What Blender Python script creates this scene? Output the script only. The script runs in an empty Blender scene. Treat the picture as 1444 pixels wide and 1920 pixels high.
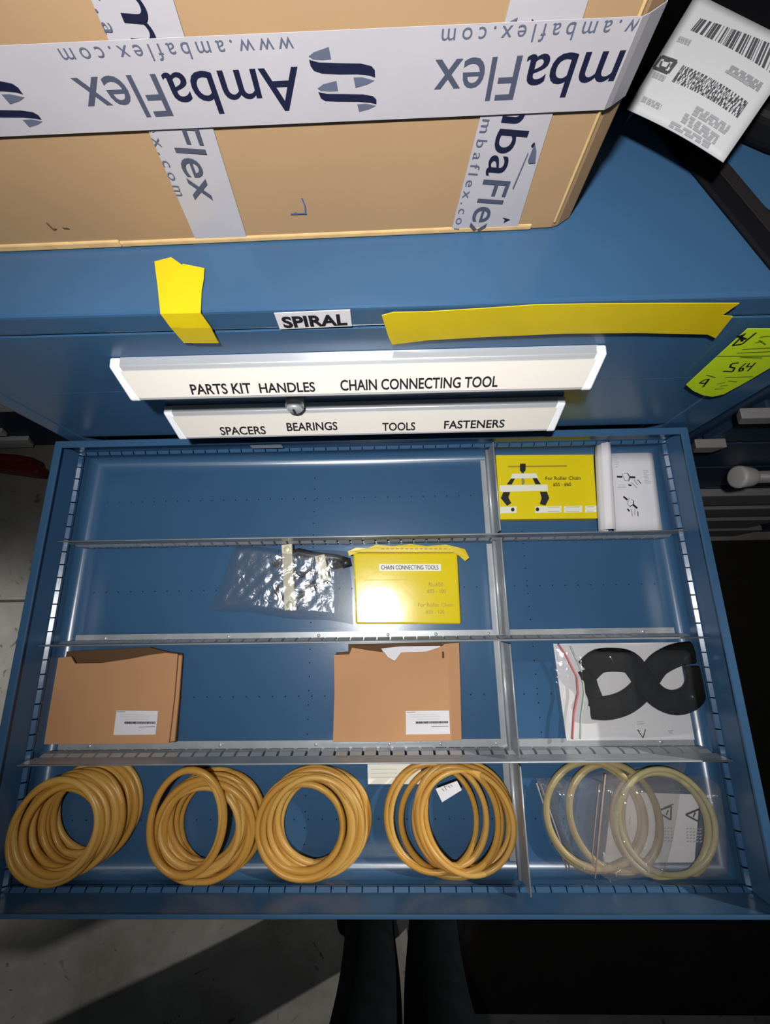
import bpy, bmesh, math, random
from mathutils import Vector, Matrix
random.seed(7)
scene = bpy.context.scene
COL = scene.collection

# ------------------------------------------------------------------ frame of measure
# All coordinates below are in "bench units": origin at the middle of the open drawer's
# back edge, z = 0 on the drawer's inside floor.  S turns them into metres, G is the
# height of the drawer's floor above the ground.
S, G = 1.35, 0.80
ZF = -G / S                      # the ground
def W(p): return Vector((p[0]*S, p[1]*S, p[2]*S + G))

# ------------------------------------------------------------------ camera
CAMP = Vector((0.0282, -0.1979, 0.4851))
t_, yw, rl, FPX = 0.2409, 0.0816, -0.0979, 754.1925
def cam_axes():
    f = Vector((0, math.sin(t_), -math.cos(t_))); u = Vector((0, math.cos(t_), math.sin(t_))); r = Vector((1, 0, 0))
    Y = Matrix.Rotation(yw, 3, 'Z'); f, u, r = Y @ f, Y @ u, Y @ r
    return math.cos(rl)*r + math.sin(rl)*u, -math.sin(rl)*r + math.cos(rl)*u, f
CR, CU, CF = cam_axes()
cd = bpy.data.cameras.new('camera'); cam = bpy.data.objects.new('camera', cd); COL.objects.link(cam)
cd.sensor_fit = 'VERTICAL'; cd.sensor_height = 36.0; cd.lens = FPX / 1920 * 36.0
cd.clip_start = 0.01; cd.clip_end = 60
M = Matrix.Identity(4)
for i in range(3):
    M[i][0], M[i][1], M[i][2] = CR[i], CU[i], -CF[i]
M.translation = W(CAMP); cam.matrix_world = M
scene.camera = cam
# where the photograph's sight lines meet a level / an upright plane of the place
def _ray(px, py): return CF + (px-722)/FPX*CR - (py-960)/FPX*CU
def az(px, py, z):
    d = _ray(px, py); return CAMP + d*((z-CAMP.z)/d.z)
def ay(px, py, y):
    d = _ray(px, py); return CAMP + d*((y-CAMP.y)/d.y)

# ------------------------------------------------------------------ light, world, exposure
vs = scene.view_settings
vs.view_transform = 'Standard'; vs.look = 'None'; vs.gamma = 1.0; vs.use_curve_mapping = False
vs.exposure = 0.0
scene.cycles.transparent_max_bounces = 40
wd = bpy.data.worlds.new('world'); scene.world = wd; wd.use_nodes = True
bg = wd.node_tree.nodes['Background']; bg.inputs[0].default_value = (0.80, 0.90, 1.0, 1); bg.inputs[1].default_value = 0.045
def spot(name, loc, aim, power, size, blend, rad, col=(1, 1, 1)):
    l = bpy.data.lights.new(name, 'SPOT'); o = bpy.data.objects.new(name, l); COL.objects.link(o)
    l.energy = power; l.spot_size = math.radians(size); l.spot_blend = blend; l.shadow_soft_size = rad; l.color = col
    o.location = W(loc); d = W(aim) - W(loc); o.rotation_euler = d.to_track_quat('-Z', 'Y').to_euler()
    return o
spot('camera_flash', (-0.02, -0.20, 0.68), (0.06, 0.03, 0.05), 37.5, 124, 1.0, 0.022, (1.0, 0.985, 0.97))  # stands for the camera flash, raised above the lens to even its light
spot('aisle_light', (-1.9, -0.1, 1.9), (-1.06, -0.46, ZF), 520.0, 21, 1.0, 0.10, (1.0, 0.97, 0.92))
spot('ceiling_light', (3.3, 0.75, 1.75), (-0.62, -1.0, ZF), 900.0, 12.5, 0.5, 0.05, (1.0, 0.96, 0.90))

# ------------------------------------------------------------------ materials
def mat(name, col, rough=0.5, metal=0.0, spec=0.5, noise=0.0, nscale=40.0, bump=0.0, bscale=200.0, trans=0.0, coat=0.0):
    m = bpy.data.materials.new(name); m.use_nodes = True
    nt = m.node_tree; b = nt.nodes['Principled BSDF']
    b.inputs['Base Color'].default_value = (*col, 1); b.inputs['Roughness'].default_value = rough
    b.inputs['Metallic'].default_value = metal; b.inputs['Specular IOR Level'].default_value = spec
    b.inputs['Transmission Weight'].default_value = trans; b.inputs['Coat Weight'].default_value = coat
    tc = nt.nodes.new('ShaderNodeTexCoord')
    if noise > 0:
        n = nt.nodes.new('ShaderNodeTexNoise'); n.inputs['Scale'].default_value = nscale; n.inputs['Detail'].default_value = 5
        r = nt.nodes.new('ShaderNodeValToRGB')
        r.color_ramp.elements[0].position = 0.3; r.color_ramp.elements[1].position = 0.7
        r.color_ramp.elements[0].color = (*[c*(1-noise) for c in col], 1)
        r.color_ramp.elements[1].color = (*[min(1, c*(1+noise)) for c in col], 1)
        nt.links.new(tc.outputs['Object'], n.inputs['Vector']); nt.links.new(n.outputs['Fac'], r.inputs['Fac'])
        nt.links.new(r.outputs['Color'], b.inputs['Base Color'])
    if bump > 0:
        n2 = nt.nodes.new('ShaderNodeTexNoise'); n2.inputs['Scale'].default_value = bscale; n2.inputs['Detail'].default_value = 3
        bp = nt.nodes.new('ShaderNodeBump'); bp.inputs['Strength'].default_value = bump; bp.inputs['Distance'].default_value = 0.001
        nt.links.new(tc.outputs['Object'], n2.inputs['Vector']); nt.links.new(n2.outputs['Fac'], bp.inputs['Height'])
        nt.links.new(bp.outputs['Normal'], b.inputs['Normal'])
    return m
def film(name, gloss=0.16, tint=(0.95, 0.96, 0.97), rough=0.12, bump=0.6, bscale=60.0, haze=0.05, milk=(0.75, 0.78, 0.82)):
    m = bpy.data.materials.new(name); m.use_nodes = True; nt = m.node_tree
    for n in list(nt.nodes): nt.nodes.remove(n)
    out = nt.nodes.new('ShaderNodeOutputMaterial'); tr = nt.nodes.new('ShaderNodeBsdfTransparent'); tr.inputs[0].default_value = (*tint, 1)
    gl = nt.nodes.new('ShaderNodeBsdfGlossy'); gl.inputs['Roughness'].default_value = rough; gl.inputs[0].default_value = (0.9, 0.93, 1, 1)
    df = nt.nodes.new('ShaderNodeBsdfDiffuse'); df.inputs[0].default_value = (*milk, 1)
    m1 = nt.nodes.new('ShaderNodeMixShader'); m2 = nt.nodes.new('ShaderNodeMixShader')
    m1.inputs[0].default_value = haze; m2.inputs[0].default_value = gloss
    tc = nt.nodes.new('ShaderNodeTexCoord'); v = nt.nodes.new('ShaderNodeTexNoise'); v.inputs['Scale'].default_value = bscale
    v.inputs['Detail'].default_value = 3; v.inputs['Distortion'].default_value = 1.5
    bp = nt.nodes.new('ShaderNodeBump'); bp.inputs['Strength'].default_value = bump; bp.inputs['Distance'].default_value = 0.004
    L = nt.links.new
    L(tc.outputs['Object'], v.inputs['Vector']); L(v.outputs['Fac'], bp.inputs['Height']); L(bp.outputs['Normal'], gl.inputs['Normal'])
    L(tr.outputs[0], m1.inputs[1]); L(df.outputs[0], m1.inputs[2]); L(m1.outputs[0], m2.inputs[1]); L(gl.outputs[0], m2.inputs[2]); L(m2.outputs[0], out.inputs[0])
    return m
def rubber(name, col, clear):
    m = bpy.data.materials.new(name); m.use_nodes = True; nt = m.node_tree; b = nt.nodes['Principled BSDF']
    b.inputs['Base Color'].default_value = (*col, 1); b.inputs['Roughness'].default_value = 0.33
    b.inputs['Subsurface Weight'].default_value = 0.0
    tr = nt.nodes.new('ShaderNodeBsdfTransparent'); tr.inputs[0].default_value = (min(1, col[0]*1.35), min(1, col[1]*1.35), min(1, col[2]*1.3), 1)
    mx = nt.nodes.new('ShaderNodeMixShader'); mx.inputs[0].default_value = clear
    nt.links.new(b.outputs[0], mx.inputs[1]); nt.links.new(tr.outputs[0], mx.inputs[2])
    nt.links.new(mx.outputs[0], nt.nodes['Material Output'].inputs[0])
    return m

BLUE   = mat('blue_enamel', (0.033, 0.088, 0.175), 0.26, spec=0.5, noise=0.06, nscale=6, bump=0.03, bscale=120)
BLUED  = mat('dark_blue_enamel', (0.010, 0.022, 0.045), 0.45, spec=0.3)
HOLE_SHADE   = mat('hole_shade', (0.006, 0.012, 0.025), 0.8, spec=0.1)  # dark colour standing in for the shade inside holes and slots
GALV   = mat('galvanised_steel', (0.34, 0.36, 0.38), 0.36, metal=0.25, noise=0.10, nscale=30)
ALU    = mat('aluminium', (0.72, 0.74, 0.77), 0.32, metal=0.6)
CAPW   = mat('white_plastic', (0.74, 0.76, 0.80), 0.4)
LABEL  = mat('cream_label', (0.60, 0.565, 0.52), 0.55)
PAPER  = mat('white_paper', (0.62, 0.61, 0.64), 0.7, spec=0.2)
PAPERG = mat('thermal_label_paper', (0.40, 0.40, 0.41), 0.6, spec=0.25)
INK    = mat('black_ink', (0.012, 0.012, 0.016), 0.7, spec=0.1)
INKG   = mat('grey_ink', (0.20, 0.20, 0.21), 0.7, spec=0.1)
INKF   = mat('faint_ink', (0.42, 0.42, 0.44), 0.7, spec=0.1)
NAVY   = mat('navy_ink', (0.007, 0.009, 0.030), 0.5, spec=0.3)
SLATE  = mat('slate_ink', (0.055, 0.064, 0.098), 0.5, spec=0.3)
SLATE2 = mat('light_slate_ink', (0.085, 0.097, 0.145), 0.5, spec=0.3)
PENB   = mat('blue_pen', (0.05, 0.09, 0.24), 0.7)
TAPEW  = mat('white_packing_tape', (0.365, 0.350, 0.378), 0.32, spec=0.4, noise=0.03, nscale=25, bump=0.10, bscale=60)
CARD   = mat('cardboard', (0.315, 0.203, 0.108), 0.75, spec=0.2, noise=0.07, nscale=5, bump=0.08, bscale=90)
CARDE  = mat('cardboard_edge', (0.50, 0.34, 0.16), 0.8, spec=0.15, noise=0.1, nscale=60)
KRAFT  = mat('kraft_card', (0.44, 0.235, 0.115), 0.7, spec=0.2, noise=0.05, nscale=8, bump=0.06, bscale=60)
KRAFTD = mat('kraft_shade_and_mark', (0.10, 0.055, 0.028), 0.8, spec=0.1)  # darkened kraft: shade inside the sleeves put into colour; also the staple mark
YTAPE  = mat('yellow_tape', (0.56, 0.425, 0.006), 0.38, spec=0.4, noise=0.06, nscale=18, bump=0.12, bscale=40)
YCARD  = mat('yellow_card', (0.62, 0.50, 0.004), 0.45, spec=0.3)
YGLOSS = mat('yellow_wrapped_card', (0.60, 0.475, 0.006), 0.17, spec=0.5, bump=0.25, bscale=22, coat=0.15)
OLIVE  = mat('olive_print', (0.30, 0.22, 0.02), 0.6)
PALE   = mat('pale_print', (0.66, 0.66, 0.56), 0.5)
LIME   = mat('lime_tag_card', (0.50, 0.68, 0.015), 0.6, spec=0.2)
BLACKR = mat('black_rubber', (0.0045, 0.0045, 0.0055), 0.6, spec=0.12, noise=0.2, nscale=12)
BLACKC = mat('black_nylon', (0.0055, 0.0055, 0.0060), 0.75, spec=0.10, bump=0.3, bscale=150)
GREYR  = mat('dark_grey_webbing', (0.013, 0.0115, 0.0115), 0.7, spec=0.12)
STEELY = mat('zinc_plated_steel', (0.52, 0.49, 0.35), 0.38, metal=0.35, noise=0.12, nscale=40)
BLACKS = mat('blackened_steel', (0.020, 0.020, 0.022), 0.35, spec=0.5)
CHROME = mat('chrome', (0.62, 0.63, 0.66), 0.28, metal=0.5)
GREYP  = mat('grey_handle', (0.15, 0.14, 0.14), 0.5)
REDP   = mat('red_paint', (0.085, 0.004, 0.006), 0.4)
AMBER  = rubber('amber_urethane', (0.74, 0.49, 0.135), 0.42)
AMBER2 = rubber('deep_amber_urethane', (0.68, 0.415, 0.088), 0.46)
PALEU  = rubber('pale_urethane', (0.60, 0.55, 0.30), 0.35)
PALEU2 = rubber('straw_urethane', (0.50, 0.41, 0.21), 0.35)
FILM   = film('crinkled_clear_film', gloss=0.21, bump=0.9, bscale=36, rough=0.24, haze=0.055)
FILMH  = film('hazy_bag_film', gloss=0.12, bump=1.0, bscale=34, rough=0.13, haze=0.105, tint=(0.985, 0.97, 0.96), milk=(0.80, 0.73, 0.70))
FILMS  = film('clear_bag_film', gloss=0.055, bump=0.7, bscale=24, rough=0.14, haze=0.022, tint=(0.97, 0.97, 0.96))
YFILM  = film('yellow_tape_film', gloss=0.15, tint=(0.9, 0.72, 0.02), haze=0.55)
PINK   = mat('pink_zip', (0.52, 0.13, 0.13), 0.5)
GREENZ = mat('green_zip', (0.42, 0.55, 0.45), 0.5)
ZIPC   = mat('clear_zip', (0.40, 0.31, 0.27), 0.4)
DENIM  = mat('dark_trousers', (0.0050, 0.0075, 0.0085), 0.85, spec=0.1, noise=0.25, nscale=30)
SHOE   = mat('black_shoe', (0.003, 0.003, 0.003), 0.6, spec=0.1)

def concrete():
    m = mat('concrete', (0.20, 0.19, 0.175), 0.75, spec=0.25); nt = m.node_tree; b = nt.nodes['Principled BSDF']; L = nt.links.new
    tc = nt.nodes.new('ShaderNodeTexCoord')
    n = nt.nodes.new('ShaderNodeTexNoise'); n.inputs['Scale'].default_value = 3.5; n.inputs['Detail'].default_value = 8; n.inputs['Roughness'].default_value = 0.65
    r = nt.nodes.new('ShaderNodeValToRGB'); r.color_ramp.elements[0].position = 0.32; r.color_ramp.elements[1].position = 0.72
    r.color_ramp.elements[0].color = (0.135, 0.125, 0.112, 1); r.color_ramp.elements[1].color = (0.27, 0.262, 0.248, 1)
    L(tc.outputs['Object'], n.inputs['Vector']); L(n.outputs['Fac'], r.inputs['Fac'])
    # dark scuffs
    v = nt.nodes.new('ShaderNodeTexNoise'); v.inputs['Scale'].default_value = 11; v.inputs['Distortion'].default_value = 2.5
    r2 = nt.nodes.new('ShaderNodeValToRGB'); r2.color_ramp.elements[0].position = 0.27; r2.color_ramp.elements[1].position = 0.34
    r2.color_ramp.elements[0].color = (0.35, 0.33, 0.3, 1); r2.color_ramp.elements[1].color = (1, 1, 1, 1)
    L(tc.outputs['Object'], v.inputs['Vector']); L(v.outputs['Fac'], r2.inputs['Fac'])
    mx = nt.nodes.new('ShaderNodeMix'); mx.data_type = 'RGBA'; mx.blend_type = 'MULTIPLY'; mx.inputs[0].default_value = 1
    L(r.outputs['Color'], mx.inputs[6]); L(r2.outputs['Color'], mx.inputs[7]); L(mx.outputs[2], b.inputs['Base Color'])
    return m
CONC = concrete()

# ------------------------------------------------------------------ building helpers
class MB:
    """collects shapes in bench units; build() links them as ONE mesh object"""
    def __init__(s): s.v = []; s.f = []; s.mi = []; s.sm = []
    def add(s, vs_, fs, mi=0, smooth=False):
        o = len(s.v); s.v += [Vector(p) for p in vs_]
        for f in fs: s.f.append([i+o for i in f]); s.mi.append(mi); s.sm.append(smooth)
    def box(s, x0, x1, y0, y1, z0, z1, mi=0):
        s.add([(x0,y0,z0),(x1,y0,z0),(x1,y1,z0),(x0,y1,z0),(x0,y0,z1),(x1,y0,z1),(x1,y1,z1),(x0,y1,z1)],
              [(0,3,2,1),(4,5,6,7),(0,1,5,4),(1,2,6,5),(2,3,7,6),(3,0,4,7)], mi)
    def prism(s, poly, A, U, V, N, depth, mi=0):
        """polygon in (u,v) on plane A+uU+vV, given thickness along N"""
        A, U, V, N = Vector(A), Vector(U), Vector(V), Vector(N)
        n = len(poly); b = [A+U*p[0]+V*p[1] for p in poly]; t = [q+N*depth for q in b]
        s.add(b+t, [tuple(range(n-1, -1, -1)), tuple(range(n, 2*n))] + [(i, (i+1) % n, n+(i+1) % n, n+i) for i in range(n)], mi)
    def poly(s, pts, mi=0): s.add(pts, [tuple(range(len(pts)))], mi)
    def tube(s, pts, r, seg=10, closed=False, mi=0, caps=True):
        pts = [Vector(p) for p in pts]; n = len(pts); rr = r if isinstance(r, (list, tuple)) else [r]*n
        vs_, fs = [], []; prev = None
        for i in range(n):
            a = pts[(i-1) % n] if (closed or i > 0) else pts[i]; c = pts[(i+1) % n] if (closed or i < n-1) else pts[i]
            d = (c-a).normalized()
            ref = Vector((0, 0, 1)) if abs(d.z) < 0.95 else Vector((0, 1, 0))
            e = d.cross(ref).normalized(); g = e.cross(d)
            for k in range(seg):
                w = 2*math.pi*k/seg; vs_.append(pts[i]+(e*math.cos(w)+g*math.sin(w))*rr[i])
        for i in range(n if closed else n-1):
            j = (i+1) % n
            for k in range(seg): fs.append((i*seg+k, i*seg+(k+1) % seg, j*seg+(k+1) % seg, j*seg+k))
        if not closed and caps: fs.append(tuple(range(seg-1, -1, -1))); fs.append(tuple((n-1)*seg+k for k in range(seg)))
        s.add(vs_, fs, mi, True)
    def cyl(s, a, b, r, seg=24, mi=0, r2=None):
        s.tube([a, b], [r, r if r2 is None else r2], seg, False, mi)
    def grid(s, fn, nu, nv, mi=0, smooth=True):
        vs_ = [fn(i/nu, j/nv) for j in range(nv+1) for i in range(nu+1)]
        s.add(vs_, [(j*(nu+1)+i, j*(nu+1)+i+1, (j+1)*(nu+1)+i+1, (j+1)*(nu+1)+i) for j in range(nv) for i in range(nu)], mi, smooth)
    def build(s, name, mats, parent=None, bevel=0.0, bseg=2, solid=0.0, subsurf=0, sbev=35):
        me = bpy.data.meshes.new(name); base = Vector(parent['_o']) if parent is not None else None
        o = bpy.data.objects.new(name, me); COL.objects.link(o)
        ws = [W(p) for p in s.v]
        if base is None:
            lo = Vector((min(p.x for p in ws), min(p.y for p in ws), min(p.z for p in ws))); hi = Vector((max(p.x for p in ws), max(p.y for p in ws), 0))
            base = Vector(((lo.x+hi.x)/2, (lo.y+hi.y)/2, lo.z)); o.location = base
        else: o.parent = parent
        me.from_pydata([p-base for p in ws], [], s.f); me.update()
        mats = mats if isinstance(mats, list) else [mats]
        for m in mats: me.materials.append(m)
        for p, mi, sm in zip(me.polygons, s.mi, s.sm): p.material_index = mi; p.use_smooth = sm
        if bevel:
            b = o.modifiers.new('bevel', 'BEVEL'); b.width = bevel*S; b.segments = bseg; b.limit_method = 'ANGLE'; b.angle_limit = math.radians(sbev); b.harden_normals = False
        if solid:
            q = o.modifiers.new('solid', 'SOLIDIFY'); q.thickness = solid*S; q.offset = 0
        if subsurf:
            q = o.modifiers.new('sub', 'SUBSURF'); q.levels = subsurf; q.render_levels = subsurf
        o['_o'] = list(base)
        return o
def tag(o, label=None, cat=None, group=None, kind=None):
    if label: o['label'] = label
    if cat: o['category'] = cat
    if group: o['group'] = group
    if kind: o['kind'] = kind
    return o
def thing(name, loc, label, cat, group=None):
    o = bpy.data.objects.new(name, None); COL.objects.link(o); o.location = W(loc); o['_o'] = list(W(loc)); o.empty_display_size = 0.05
    return tag(o, label, cat, group)

_cap = None
def glyphs(txt, space=1.0, bold=0.0, shear=0.0):
    cu = bpy.data.curves.new('t', 'FONT'); cu.body = txt; cu.size = 1.0; cu.space_character = space; cu.offset = bold; cu.shear = shear; cu.resolution_u = 4
    ob = bpy.data.objects.new('t', cu); COL.objects.link(ob)
    bpy.context.view_layer.update(); dg = bpy.context.evaluated_depsgraph_get()
    me = ob.evaluated_get(dg).to_mesh(); v = [(p.co.x, p.co.y) for p in me.vertices]; f = [tuple(p.vertices) for p in me.polygons]
    ob.evaluated_get(dg).to_mesh_clear(); bpy.data.objects.remove(ob); bpy.data.curves.remove(cu)
    return v, f
def write(mb, txt, A, U, V, w, h=None, mi=0, space=1.0, bold=0.0, shear=0.0, cap=None):
    """lettering flat on plane A + uU + vV, w wide, capitals h high"""
    global _cap
    if _cap is None:
        hv, _ = glyphs('H'); _cap = max(p[1] for p in hv)
    v, f = glyphs(txt, space, bold, shear); x0 = min(p[0] for p in v); x1 = max(p[0] for p in v)
    kx = w/(x1-x0); ky = (h/_cap) if h else kx
    A, U, V = Vector(A), Vector(U).normalized(), Vector(V).normalized()
    mb.add([A+U*((p[0]-x0)*kx)+V*(p[1]*ky) for p in v], f, mi)
class Quad:
    """maps photo-crop style (u,v) onto a flat four-cornered surface, lifted by e"""
    def __init__(s, UL, UR, LR, LL, e=0.0004):
        s.c = [Vector(p) for p in (UL, UR, LR, LL)]; n = (s.c[1]-s.c[0]).cross(s.c[0]-s.c[3]).normalized(); s.n = n; s.c = [p+n*e for p in s.c]
    def __call__(s, u, v, e=0.0):
        a = s.c[0].lerp(s.c[1], u); b = s.c[3].lerp(s.c[2], u); return a.lerp(b, v)+s.n*e
    def rect(s, mb, u0, u1, v0, v1, mi=0, e=0.0): mb.poly([s(u0, v1, e), s(u1, v1, e), s(u1, v0, e), s(u0, v0, e)], mi)
    def poly(s, mb, pts, mi=0, e=0.0): mb.poly([s(*p, e) for p in pts], mi)
    def text(s, mb, txt, u0, u1, v, h, mi=0, e=0.0, **k):
        A = s(u0, v, e); B = s(u1, v, e); V = s(u0, 0)-s(u0, 1); write(mb, txt, A, B-A, V, (B-A).length, h*V.length, mi, **k)
    def line(s, mb, p, q, w, mi=0, e=0.0):
        a, b = s(*p, e), s(*q, e); d = (b-a).normalized().cross(s.n)*w/2; mb.poly([a-d, b-d, b+d, a+d], mi)

# ================================================================== the setting
m = MB(); m.box(-4.5, 4.5, -3.5, 3.5, ZF-0.06, ZF)
tag(m.build('floor', CONC), 'grey concrete workshop floor under the cabinets', 'floor', kind='structure')
m = MB()
m.box(-4.4, -0.36, -0.1635, -0.1565, ZF, ZF+0.0006)
m.box(-0.905, -0.898, -2.5, -0.165, ZF, ZF+0.0006)
tag(m.build('trim_1', mat('floor_joint', (0.045, 0.04, 0.036), 0.9)), 'dark joint line between concrete floor slabs', 'floor joint', kind='structure')
m = MB(); m.box(0.10, 2.4, -1.022, -0.03, ZF, ZF+0.006)  # dark sheet added to darken the floor right of the drawer
tag(m.build('dark_floor_sheet', mat('floor_darkening', (0.015, 0.0138, 0.0115), 0.85, spec=0.08, noise=0.15, nscale=20), bevel=0.002), 'added dark sheet darkening the floor in front of the right-hand cabinets', 'dark sheet')

# ================================================================== the blue tool cabinet
XL, XR, ZT = -0.350, 0.381, 0.2563
cab = thing('tool_cabinet', (0.015, 0.25, ZF), 'blue steel tool cabinet with its third drawer pulled out, carrying the taped cardboard box', 'cabinet')
m = MB()
m.box(XL, XR, 0.0, 0.55, 0.236, ZT)                       # top rail and worktop
m.box(XL, -0.327, 0.0, 0.55, ZF+0.06, 0.236); m.box(0.333, XR, 0.0, 0.55, ZF+0.06, 0.236)
m.box(-0.327, 0.333, 0.012, 0.55, ZF+0.06, 0.236)
m.box(XL+0.02, XR-0.02, 0.04, 0.53, ZF, ZF+0.06)
m.build('body', BLUE, cab, bevel=0.003, bseg=3)

PY1, PY2, HH = 0.0090, 0.0266, 0.0191
XLT, XRT, XLB, XRB = -0.1937, 0.1957, -0.1864, 0.1902     # ends of the sloping label face at its top and bottom
HW, HX = 0.1883, 0.0019
def closed_drawer(z0, z1, zt, words, label):
    m = MB(); m.box(-0.3265, 0.3325, -0.0003, 0.30, z0, z1)
    d = m.build('drawer', BLUE, cab, bevel=0.0003); d['label'] = label
    m = MB()                                              # aluminium grip rail
    prof = [(0.0005, zt+0.0015), (PY1-0.001, zt+0.0010), (PY1, zt), (PY2, zt-HH), (PY2-0.001, zt-HH-0.002), (PY2-0.006, zt-HH-0.001), (PY1-0.003, zt-0.006), (0.0005, zt-0.010)]
    m.prism([(-a, b) for a, b in prof], (XLB+0.001, 0, 0), (0, 1, 0), (0, 0, 1), (1, 0, 0), XRB-XLB-0.002)
    m.build('handle', ALU, d, bevel=0.0004)
    prof2 = [(0.0005, zt+0.0018), (PY1, zt+0.0014), (PY2+0.0008, zt-HH), (PY2-0.001, zt-HH-0.003), (PY2-0.008, zt-HH-0.001), (0.0005, zt-0.010)]
    for xt, xb, w in ((XLT, XLB, 0.0085), (XRT, XRB, -0.0085)):
        mm = MB(); n = len(prof2); vv = []
        for k in (0, 1):
            for a, b in prof2: vv.append((xb+(xt-xb)*min(1, max(0, (b-(zt-HH))/HH))+w*k, -a, b))
        ff = [tuple(range(n)), tuple(range(2*n-1, n-1, -1))]+[(i, n+i, n+(i+1) % n, (i+1) % n) for i in range(n)]
        if w < 0: ff = [f[::-1] for f in ff]
        mm.add(vv, ff); mm.build('end_cap', CAPW, d, bevel=0.0018, bseg=3)
    U = Vector((1, 0, 0)); V = Vector((0, PY2-PY1, HH))
    def F(x, f, e=0.0): return Vector((x, -PY2, zt-HH))+V*f+U.cross(V).normalized()*e
    g = 0.0075
    q = Quad(F(XLT+g, 0.90), F(XRT-g, 0.90), F(XRB-g, 0.07), F(XLB+g, 0.07), 0.0002)
    m = MB(); cs = [q(0, 1), q(1, 1), q(1, 0), q(0, 0)]; m.add(cs+[c+q.n*0.0006 for c in cs], [(3, 2, 1, 0), (4, 5, 6, 7)]+[(i, (i+1) % 4, 4+(i+1) % 4, 4+i) for i in range(4)]); m.build('label_strip', LABEL, d)
    for txt, px0, px1, py, f, h in words:
        P = F(0, f); x0 = ay(px0, py, P.y).x; x1 = ay(px1, py, P.y).x
        m = MB(); write(m, txt, F(x0, f, 0.0011), U, V, x1-x0, h*0.92, bold=0.020)
        m.build('lettering', INK, d)
    return d
d1 = closed_drawer(0.1599, 0.2356, 0.2086, [('PARTS KIT', 351, 468, 728, 0.15, 0.0086), ('HANDLES', 480, 588, 722, 0.15, 0.0080), ('CHAIN CONNECTING TOOL', 636, 935, 718, 0.16, 0.0088)], 'top closed blue drawer with long white label rail')
m = MB()
c = ay(553, 752, -0.006); m.cyl((c.x, -0.002, c.z), (c.x, -0.013, c.z), 0.0085, mi=0); m.cyl((c.x, -0.013, c.z), (c.x, -0.0165, c.z), 0.0085, r2=0.0055); m.box(c.x-0.001, c.x+0.001, -0.0172, -0.016, c.z-0.004, c.z+0.004, 1)
m.build('lock', [CHROME, BLACKS], d1)
d2 = closed_drawer(0.0665, 0.1596, 0.1318, [('SPACERS', 407, 495, 806, 0.14, 0.0086), ('BEARINGS', 535, 632, 800, 0.24, 0.0088), ('TOOLS', 717, 779, 802, 0.16, 0.0086), ('FASTENERS', 833, 945, 800, 0.19, 0.0084)], 'second closed blue drawer with white label rail')

# name label and tapes stuck on the cabinet
q = Quad(ay(514, 586, -0.0005), ay(659, 579, -0.0005), ay(660, 610, -0.0005), ay(525, 616, -0.0005), 0.0002)
m = MB(); m.prism([(0, 0), (1, 0), (1, 1), (0, 1)], q(0, 1), q(1, 1)-q(0, 1), q(0, 0)-q(0, 1), q.n, 0.0005)
lb = m.build('name_label', PAPER, cab); lb['label'] = 'white name label'
m = MB(); q.text(m, 'SPIRAL', 0.07, 0.94, 0.84, 0.62, e=0.0010, bold=0.035); m.build('lettering', INK, lb)
m = MB()
pts = [(716, 583), (738, 577), (800, 576), (930, 568), (1000, 563), (1100, 561), (1250, 560), (1384, 560), (1352, 583), (1372, 585), (1340, 626), (1325, 619), (1200, 616), (1060, 617), (900, 624), (800, 630), (735, 638), (728, 622)]
m.prism([((ay(*p, -0.0006)-Vector((0, 0, 0))).x, ay(*p, -0.0006).z) for p in pts][::-1], (0, -0.0038, 0), (1, 0, 0), (0, 0, 1), (0, -1, 0), 0.0006)
m.add([Vector((ay(*p, -0.0006).x, -0.0036, ay(*p, -0.0006).z)) for p in ((760, 604), (1330, 588), (1330, 590), (760, 606))], [(0, 1, 2, 3)])
lt = m.build('yellow_tape', YTAPE, cab); lt['label'] = 'long strip of yellow tape along the front edge'
# short tape: two overlapping strips from the top over the front edge
m = MB()
def fold_strip(top, edge, bot, lift):
    """left/right pixel pairs on the worktop, at the front edge and on the front face"""
    P = []
    for a, b in top: P.append((az(*a, ZT)+Vector((0, 0, lift)), az(*b, ZT)+Vector((0, 0, lift))))
    P.append((Vector((az(*edge[0], ZT).x, -0.001-lift, ZT+lift)), Vector((az(*edge[1], ZT).x, -0.001-lift, ZT+lift))))
    for a, b in bot: P.append((ay(*a, -0.003)+Vector((0, -lift, 0)), ay(*b, -0.003)+Vector((0, -lift, 0))))
    v = [p for pr in P for p in pr]; m.add(v, [(2*i, 2*i+2, 2*i+3, 2*i+1) for i in range(len(P)-1)], 0)
fold_strip([((291, 492), (322, 484)), ((293, 510), (352, 505)), ((297, 540), (376, 530))], ((303, 583), (378, 581)), [((320, 612), (393, 612)), ((345, 641), (411, 641))], 0.0006)
fold_strip([((345, 498), (385, 506)), ((325, 525), (384, 525)), ((321, 550), (380, 548))], ((326, 583), (379, 581)), [((338, 612), (396, 611)), ((362, 640), (410, 640))], 0.0013)
st = m.build('yellow_tape', YTAPE, cab, solid=0.0005); st['label'] = 'short double strip of yellow tape folded over the front edge'

# ------------------------------------------------------------------ the open drawer
DW, DB, DF, RIM, RZ, IW = 0.3596, -0.003, -0.4583, 0.0085, 0.0623, 0.354
PITCH = 0.0148
m = MB()
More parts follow.
